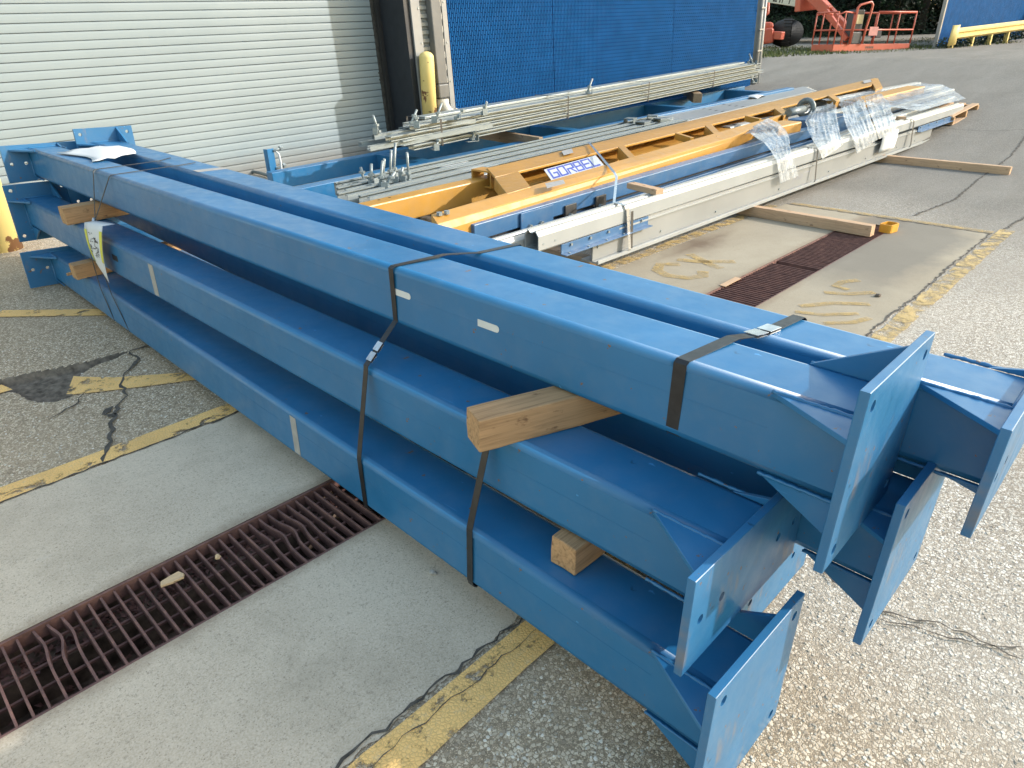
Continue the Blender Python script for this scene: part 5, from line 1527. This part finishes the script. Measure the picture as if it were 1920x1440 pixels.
# downspout with white elbow
dx = (2.640, 1.538)[0]
t = thing('downspout', 'grey downspout with white plastic elbow beside the blue fence', 'downspout', WM)
zb = (2.567, 0.740)[1]
MB().box((dx - 0.085, OUT - 0.13, zb + 0.14), (dx + 0.085, OUT - 0.006, 5.0)).build('pipe', 'pipe_grey', t, 0.012)
MB().box((dx - 0.095, OUT - 0.14, zb - 0.05), (dx + 0.095, OUT - 0.004, zb + 0.139)).build('collar', 'pipe_grey', t, 0.02)
el = [(dx, OUT - 0.075, zb - 0.06), (dx, OUT - 0.075, zb - 0.14), (dx + 0.03, OUT - 0.09, zb - 0.24), (dx + 0.10, OUT - 0.12, zb - 0.30), (dx + 0.22, OUT - 0.16, zb - 0.31), (dx + 0.34, OUT - 0.20, zb - 0.33), (dx + 0.46, OUT - 0.24, zb - 0.42), (dx + 0.50, OUT - 0.26, zb - 0.56)]
MB().tube(el, [0.088, 0.090, 0.098, 0.10, 0.10, 0.105, 0.11, 0.11], 16).build('elbow', 'pipe_white', t)
MB().tube([(dx + 0.155, OUT - 0.138, zb - 0.3045), (dx + 0.185, OUT - 0.148, zb - 0.307)], 0.108, 16).build('socket_ring', 'pipe_white', t)
st_ = MB().box((-0.012, -0.012, -0.05), (0.012, 0.0, 0.03)).mesh('fence_clip', 'pipe_white')
for k in range(18):
    o = link('fence_clip', st_, t); o.location = (dx + 0.135, OUT - 0.04, zb + 0.2 + 0.16 * k)

# yellow bollards
def bollard(label, p, r, h):
    t = thing('bollard', label, 'bollard', Matrix.Translation(p), 'yellow steel bollards')
    pts = [(0, 0, -0.3), (0, 0, h - r * 0.75)]; rs = [r, r]
    for k in range(1, 8):
        a = R(90 * k / 8); pts.append((0, 0, h - r * 0.75 + r * 0.75 * math.sin(a))); rs.append(r * math.cos(a))
    pts.append((0, 0, h)); rs.append(0.002)
    MB().tube(pts, rs, 28).build('post', 'bollard', t)
    return t
bollard('yellow bollard beside the white elbow pipe', (6.601, 7.950, 0.606), 0.102, 0.81)
bollard('chipped yellow bollard behind the far left plates', (1.065, 7.00, 0.0), 0.125, 1.22)

# blue privacy fence: framed panels of woven slats
x_first = (2.802, 1.266)[0]; x_last = (11.599, 0.809)[0]
s1 = (5.077, 1.303)[0]; s2 = (8.442, 1.341)[0]
def fence_panel(label, xa, xb, m_, z0, z1, dens=True, post_l=True):
    t = thing('privacy_fence', label, 'fence', m_, 'blue privacy fence panels')
    MB().box((xa, OUT + 0.0, z0), (xb, OUT + 0.006, z1)).build('backing', 'mesh_dark', t)
    mb = MB(); mw = MB()
    pitch = 0.0345
    n = int((xb - xa) / pitch)
    for i in range(n):
        x = xa + pitch * (i + 0.5)
        k = 0
        z = z0 + (0.0 if i % 2 else 0.058)
        while z < z1 - 0.1:
            mb.box((x - 0.0105, OUT - 0.012, z), (x + 0.0105, OUT - 0.0005, z + 0.102))
            z += 0.116
            k += 1
    if dens: mb.build('woven_slats', 'mesh_blue', t, kind='stuff')
    if not dens:
        for i in range(n + 1):
            x = xa + pitch * i
            mw.box((x - 0.012, OUT - 0.012, z0), (x + 0.012, OUT - 0.0005, z1))
        mw.build('slats', 'mesh_blue', t, kind='stuff')
    return t
ZF0, ZF1 = -0.9, 2.7
f1 = fence_panel('blue privacy fence panel next to the downspout', x_first + 0.09, s1 - 0.002, WM, ZF0, ZF1)
f2 = fence_panel('middle blue privacy fence panel behind the galvanized bundle', s1 + 0.002, s2 - 0.002, WM, ZF0, ZF1)
f3 = fence_panel('blue privacy fence panel ending at the grey post', s2 + 0.002, x_last - 0.02, WM, ZF0, ZF1)
MB().box((x_first, OUT - 0.05, ZF0), (x_first + 0.088, OUT + 0.03, ZF1)).build('frame_post', 'trim', f1, 0.006)
for k in range(6):
    MB().tube([(x_first + 0.04, OUT - 0.051, -0.1 + 0.5 * k), (x_first + 0.04, OUT - 0.058, -0.1 + 0.5 * k)], 0.011, 8).build('screw', 'galv', f1)
for k in range(2):
    MB().tube([(x_last + 0.11 + 0.14 * k, OUT - 0.02 * k, ZF0), (x_last + 0.11 + 0.14 * k, OUT - 0.02 * k, ZF1)], 0.075 if k == 0 else 0.05, 14).build('post', 'trim' if k else 'pipe_grey', f3)
for k in range(7):
    MB().box((x_last + 0.0, OUT - 0.10, 0.0 + 0.42 * k), (x_last + 0.19, OUT - 0.078, 0.03 + 0.42 * k)).build('clamp', 'trim', f3)

# ---------------------------------------------------------------- beyond the yard: verge, lift, second fence, guardrail, trees
def up_to(p): return Vector((p[0], p[1], gz(p[0], p[1])))
verge = [(18.953, 9.137, 1.053), (19.939, 8.768, 1.060), (21.554, 8.096, 1.099), (22.625, 7.300, 1.082), (23.753, 6.786, 1.091), (25.259, 6.567, 1.152), (26.653, 6.112, 1.176), (31.450, 5.291, 1.310)]
mb = MB(); vs = []
nV = len(verge)
vx = Vector((0.82, 0.57, 0.0)).normalized()
for k, p in enumerate(verge):
    p = Vector(p)
    for d in (0.0, 0.6, 2.0, 5.0, 10.0, 22.0):
        q = p + vx * d
        q.z = gz(q.x) if d == 0 else p.z + (0.0 if d == 0.6 else 0.0 + 0.012 * d) - 0.02 + 0.04 * noise.noise(q * 0.8)
        if d == 0: q.z = min(gz(q.x), p.z) - 0.05
        vs.append(q)
fs = [(i * 6 + j, (i + 1) * 6 + j, (i + 1) * 6 + j + 1, i * 6 + j + 1) for i in range(nV - 1) for j in range(5)]
mb.add(vs, fs, True).build('grass_verge', 'soil', None, kind='structure')
rnd = random.Random(31)
mb = MB()
for _ in range(16000):
    k = rnd.random() * (nV - 1.001); i = int(k); f_ = k - i
    p = Vector(verge[i]).lerp(Vector(verge[i + 1]), f_)
    d = rnd.random() ** 1.4 * 9 + 0.15
    if d < 0.9 and rnd.random() < 0.7: continue
    q = p + vx * d
    q.z = p.z - 0.03 + 0.012 * d
    hgt = rnd.uniform(0.04, 0.12); a_ = rnd.random() * 6.28; w = rnd.uniform(0.012, 0.03)
    dx_, dy_ = math.cos(a_), math.sin(a_)
    l = Vector((rnd.uniform(-.5, .5), rnd.uniform(-.5, .5), 0)) * hgt
    mb.add([q + Vector((-dx_ * w, -dy_ * w, 0)), q + Vector((dx_ * w, dy_ * w, 0)), q + l + Vector((0, 0, hgt))], [(0, 1, 2)])
mb.build('rough_grass', 'grass', None, kind='stuff')

# boom lift
LB = Vector((23.051, 8.670, 1.125)); LR = Vector((25.991, 7.401, 1.337))
m, L = frame(LB, Vector((LR.x, LR.y, LB.z)))
lift = thing('boom_lift', 'faded orange-red boom lift parked on the grass verge', 'boom lift', m)
dpt = 0.85
bk_ = MB().box((0, 0, 0), (L, dpt, 0.05)).build('platform', 'red', lift)
for a_, b_ in (((0, 0), (L, 0)), ((0, dpt), (L, dpt))):
    MB().box((a_[0], a_[1] - 0.01, 0.0), (b_[0], b_[1] + 0.01, 0.19)).build('kick_plate', 'red', lift, 0.004)
for x in (0, L):
    MB().box((x - 0.01, 0.012, 0.0), (x + 0.01, dpt - 0.012, 0.19)).build('kick_plate', 'red', lift, 0.004)
def rail(pts, r=0.022, mat='red', nm='rail'): return MB().tube(pts, r, 8).build(nm, mat, lift)
for y in (0, dpt):
    for x in (0.0, 0.28, 0.62, L * 0.5, L * 0.78, L):
        rail([(x, y, 0.19), (x, y, 1.05)], 0.02, nm='post')
    rail([(0, y, 0.58), (L, y, 0.58)])
    rail([(L * 0.5, y, 1.06), (L, y, 1.06)], 0.03)
    rail([(0, y, 0.98), (0.25, y, 1.06), (0.62, y, 1.03)], 0.022)
for x in (0, L):
    rail([(x, 0, 1.05), (x, dpt, 1.05)], 0.024); rail([(x, 0, 0.58), (x, dpt, 0.58)])
rail([(0.60, -0.04, 0.2), (0.66, -0.04, 1.16), (0.74, -0.04, 1.24), (1.15, -0.04, 1.32), (1.24, -0.04, 1.24), (1.20, -0.04, 0.9), (1.14, -0.04, 0.58), (1.10, -0.04, 0.2)], 0.035)
cs = MB().box((0.70, 0.06, 0.24), (1.10, 0.34, 1.12)).build('control_console', 'charcoal', lift, 0.03)
MB().box((0.80, 0.045, 0.74), (1.06, 0.0595, 0.99)).build('label_plate', 'tan', lift, 0.004)
MB().box((0.68, -0.02, 0.20), (1.06, 0.055, 0.52)).build('tool_box', 'charcoal', lift, 0.02)
MB().box((1.32, -0.03, 0.42), (1.68, -0.015, 0.66)).build('placard', 'pink', lift, 0.004)
MB().box((2.00, 0.3, 0.36), (2.24, 0.5, 0.62)).build('small_box', 'charcoal', lift, 0.02)
lt = MB()
for k in range(5):
    lt.box((1.32 + 0.07 * k, -0.0135, 0.07), (1.365 + 0.07 * k, -0.0115, 0.13))
lt.build('stencil', 'dark', lift)
iv = m.inverted()
def loc(p): return iv @ Vector(p)
j0 = loc((24.692, 10.311, 2.799)); j1 = loc((24.435, 8.673, 1.535))
MB().bar(j0, j1, 0.24, 0.30).build('jib', 'red', lift, 0.02)
MB().bar(loc((24.440, 10.194, 2.727)), loc((24.415, 9.531, 2.231)), 0.34, 0.30).build('knuckle', 'red', lift, 0.03)
MB().bar(loc((24.035, 9.454, 2.252)), loc((23.719, 8.542, 1.450)), 0.10, 0.13).build('link_arm', 'red', lift, 0.01)
MB().bar(loc((24.225, 8.817, 1.655)), loc((23.663, 8.536, 1.144)), 0.14, 0.10).build('mount', 'red', lift, 0.01)
mb0 = loc((25.616, 13.409, 3.031)); mb1 = loc((25.393, 10.372, 2.550))
boom = MB().bar(mb0, mb1, 0.34, 0.42).build('main_boom', 'cream', lift, 0.02)
MB().bar(loc((24.730, 10.709, 2.515)), loc((25.176, 10.289, 2.572)), 0.4, 0.5).build('boom_head', 'red', lift, 0.03)
# LIFT in dark block letters on the side of the boom
bx = (mb1 - mb0).normalized()
bm4, bl = frame(mb0, mb1)
cam_side = -1 if (bm4.inverted() @ iv @ Vector((0, 0, 1.55))).y < 0 else 1
LT = {'L': [(0, 0, .2, 1), (0, 0, .8, .2)], 'I': [(.2, 0, .45, 1)], 'F': [(0, 0, .2, 1), (0, .8, .8, 1), (0, .42, .6, .62)], 'T': [(.3, 0, .5, 1), (0, .8, .8, 1)]}
xs = 1.62
for ch in 'LIFT':
    mb = MB()
    for (a_, b_, c_, d_) in LT[ch]:
        y_ = cam_side * 0.1715
        q = [(xs + a_ * .2, y_, -0.16 + b_ * .3), (xs + c_ * .2, y_, -0.16 + b_ * .3), (xs + c_ * .2, y_, -0.16 + d_ * .3), (xs + a_ * .2, y_, -0.16 + d_ * .3)]
        mb.add([bm4 @ Vector(p) for p in q], [(0, 1, 2, 3)])
    mb.build('letter', 'dark', lift)
    xs += 0.20 if ch != 'I' else 0.14
cm = loc((26.232, 12.659, 1.565))
ch0 = loc((26.344, 13.115, 1.463)); ch1 = loc((26.677, 12.219, 1.594))
MB().bar(ch0, ch1, 1.3, 0.50).build('chassis', 'red', lift, 0.08)
MB().bar(loc((26.422, 13.322, 1.853)), loc((26.851, 12.382, 1.839)), 1.1, 0.36).build('turntable', 'red', lift, 0.12)
MB().bar(loc((26.325, 12.098, 1.594)), loc((26.341, 11.743, 1.573)), 0.34, 0.26).build('axle', 'red', lift, 0.03)
wc = loc((27.001, 11.933, 1.660))
wa = Vector((0.45, -0.9, 0)).normalized(); wa = (iv.to_3x3() @ wa).normalized()
tyre = []
prw = [(-0.16, 0.30), (-0.17, 0.42), (-0.12, 0.47), (0.12, 0.47), (0.17, 0.42), (0.16, 0.30)]
MB().tube([wc + wa * a_ for a_, _ in prw], [r_ for _, r_ in prw], 28, smooth=False).build('tyre', 'black', lift)
MB().tube([wc + wa * -0.165, wc + wa * -0.172], [0.25, 0.22], 18).build('rim', 'red', lift)
lg = MB()
for k in range(22):
    a_ = 2 * math.pi * k / 22
    u_ = wa.orthogonal().normalized(); v_ = wa.cross(u_)
    c_ = wc + (u_ * math.cos(a_) + v_ * math.sin(a_)) * 0.475
    lg.bar(c_ - wa * 0.14, c_ + wa * 0.14, 0.05, 0.03, up=(u_ * math.cos(a_) + v_ * math.sin(a_)))
lg.build('tread', 'black', lift)
MB().tube([loc(p) for p in ((25.750, 12.326, 2.630), (25.803, 12.222, 2.562), (25.689, 12.142, 2.295), (25.560, 12.202, 2.196))], 0.07, 8).build('hose_loop', 'red', lift)

# second blue fence and its post
fa = Vector((26.721, 6.850, 1.175)); fb = Vector((36.073, 6.256, 1.428))
m, L = frame(fa, Vector((fb.x, fb.y, fa.z + 0.1)))
m = m @ Matrix.Translation((0, 0.66, 0))
f4 = fence_panel('plain blue fence panel at the upper right behind the guardrail', 0.06, L, m, -0.1, 3.2, dens=False)
MB().box((-0.06, OUT - 0.05, -0.3), (0.055, OUT + 0.05, 3.2)).build('post', 'trim', f4, 0.006)

# guardrail with its blunt end terminal
ga = Vector((25.742, 6.351, 1.537)); gb = Vector((33.347, 5.369, 1.884))
m, L = frame(ga, gb)
t = thing('guardrail', 'yellow guardrail with a flat end piece along the asphalt edge', 'guardrail', m)
pw = [(0.0, -0.16), (-0.03, -0.14), (-0.085, -0.10), (-0.085, -0.05), (-0.02, -0.01), (-0.02, 0.01), (-0.085, 0.05), (-0.085, 0.10), (-0.03, 0.14), (0.0, 0.16), (0.006, 0.16), (-0.02, 0.14), (-0.078, 0.10), (-0.078, 0.05), (-0.012, 0.01), (-0.012, -0.01), (-0.078, -0.05), (-0.078, -0.10), (-0.02, -0.14), (0.006, -0.16)]
MB().prism(pw, 0.45, L).build('w_beam', 'rail_yellow', t)
rows = []
for k in range(10):
    a_ = k / 9
    rows.append([(0.0 + 0.52 * a_, -0.09 - 0.10 * math.sin(a_ * 3.0), -0.30 + 0.05 * a_), (0.04 + 0.48 * a_, -0.09 - 0.10 * math.sin(a_ * 3.0), 0.0), (0.08 + 0.44 * a_, -0.09 - 0.10 * math.sin(a_ * 3.0), 0.26)])
o = sheet('end_terminal', '', None, rows, 'rail_yellow', 0.008); o.parent = t
for k in range(4):
    MB().box((0.6 + 1.5 * k, -0.005, -0.55), (0.70 + 1.5 * k, 0.13, 0.1)).build('post', 'rail_yellow', t)

# trees and undergrowth behind
def tree(label, p, r, h, seed, mat, n=2600, trunk=True):
    rnd = random.Random(seed)
    t = thing('leafy_tree', label, 'tree', Matrix.Translation(p), 'trees beyond the yard')
    mb = MB()
    cl = [(Vector((rnd.gauss(0, r * 0.5), rnd.gauss(0, r * 0.35), rnd.uniform(0.05, 1.0) * h)), rnd.uniform(0.25, 0.5) * r) for _ in range(26)]
    for k in range(n):
        c, cr = cl[rnd.randrange(len(cl))]
        d = Vector((rnd.gauss(0, 1), rnd.gauss(0, 1), rnd.gauss(0, 0.8))).normalized() * cr * rnd.random() ** 0.4
        q = c + d
        if q.z < 0: q.z = abs(q.z) * 0.5
        s_ = rnd.uniform(0.06, 0.15)
        a_ = Vector((rnd.gauss(0, 1), rnd.gauss(0, 1), rnd.gauss(0, 1))).normalized()
        b_ = a_.orthogonal().normalized()
        mb.add([q - a_ * s_, q + b_ * s_ * 0.45, q + a_ * s_, q - b_ * s_ * 0.45], [(0, 1, 2, 3)])
    mb.build('crown', mat, t)
    tr = MB().tube([(0, 0, -0.3), (0.05, 0.02, h * 0.3), (-0.05, 0.05, h * 0.6), (0.08, 0, h * 0.85)], [0.16, 0.12, 0.08, 0.03], 8)
    for k in range(5):
        a_ = rnd.random() * 6.28; z = h * rnd.uniform(0.25, 0.6)
        tr.tube([(0, 0.03, z), (math.cos(a_) * r * 0.4, math.sin(a_) * r * 0.4, z + h * 0.15), (math.cos(a_) * r * 0.7, math.sin(a_) * r * 0.7, z + h * 0.3)], [0.05, 0.035, 0.012], 6)
    tr.build('trunk', 'bark', t)
tl = [((34.191, 16.530, 1.751), 2.3, 4.5, 'dark bushy tree directly behind the lift wheel', 'leaf'),
      ((33.659, 14.765, 1.900), 2.2, 5.0, 'dense dark tree right of the lift wheel', 'leaf'),
      ((35.334, 13.865, 1.934), 2.3, 5.0, 'dark tree behind the lowered jib', 'leaf'),
      ((34.709, 12.123, 1.985), 2.2, 5.0, 'dark green tree behind the left half of the basket', 'leaf'),
      ((35.171, 10.850, 2.004), 2.3, 5.0, 'dark green tree behind the right half of the basket', 'leaf2'),
      ((34.834, 9.619, 2.056), 2.0, 5.0, 'leafy tree next to the post of the far blue fence', 'leaf2'),
      ((41.431, 19.162, 2.317), 3.5, 7.0, 'tall dark tree deep behind the lift', 'leaf'),
      ((42.819, 16.145, 2.368), 3.6, 7.0, 'tall dark tree deep behind the jib', 'leaf'),
      ((44.054, 13.247, 2.364), 3.6, 7.0, 'tall dark tree deep behind the basket', 'leaf'),
      ((36.873, 6.494, 1.776), 1.6, 3.5, 'green shrubby tree at the right edge above the guardrail', 'leaf2')]
for k, (p, r_, h_, lb, mt) in enumerate(tl):
    tree(lb, p, r_, h_, 100 + k, mt, 5200)
rnd = random.Random(55)
mb = MB()
for _ in range(22000):
    k = rnd.random()
    p = Vector((43.019, 22.002, 1.818)).lerp(Vector((48.527, 11.746, 2.220)), k)
    q = p + Vector((rnd.uniform(-1.2, 1.8), rnd.uniform(-1.2, 1.8), rnd.uniform(-0.8, 5.2)))
    s_ = rnd.uniform(0.12, 0.28)
    a_ = Vector((rnd.gauss(0, 1), rnd.gauss(0, 1), rnd.gauss(0, 1))).normalized(); b_ = a_.orthogonal().normalized()
    mb.add([q - a_ * s_, q + b_ * s_ * 0.5, q + a_ * s_, q - b_ * s_ * 0.5], [(0, 1, 2, 3)])
mb.build('distant_wood', 'leaf', None, kind='stuff')
# low weeds at the foot of the guardrail and the trees
rnd = random.Random(77)
mb = MB()
for _ in range(7000):
    k = rnd.random()
    if rnd.random() < 0.35:
        p = Vector((25.873, 6.302, 1.216)).lerp(Vector((33.580, 5.606, 1.435)), k)
        q = p + Vector((rnd.uniform(-0.1, 0.5), rnd.uniform(-0.1, 0.4), rnd.random() ** 2 * 0.25))
    else:
        p = Vector((30.188, 14.787, 1.449)).lerp(Vector((32.408, 8.568, 1.613)), k)
        q = p + Vector((rnd.uniform(-0.3, 1.6), rnd.uniform(-0.3, 1.6), rnd.random() ** 1.5 * 0.8))
    s_ = rnd.uniform(0.02, 0.07)
    a_ = Vector((rnd.gauss(0, 1), rnd.gauss(0, 1), rnd.gauss(0, 1))).normalized(); b_ = a_.orthogonal().normalized()
    mb.add([q - a_ * s_, q + b_ * s_ * 0.4, q + a_ * s_, q - b_ * s_ * 0.4], [(0, 1, 2, 3)])
mb.build('roadside_weeds', 'leaf2', None, kind='stuff')
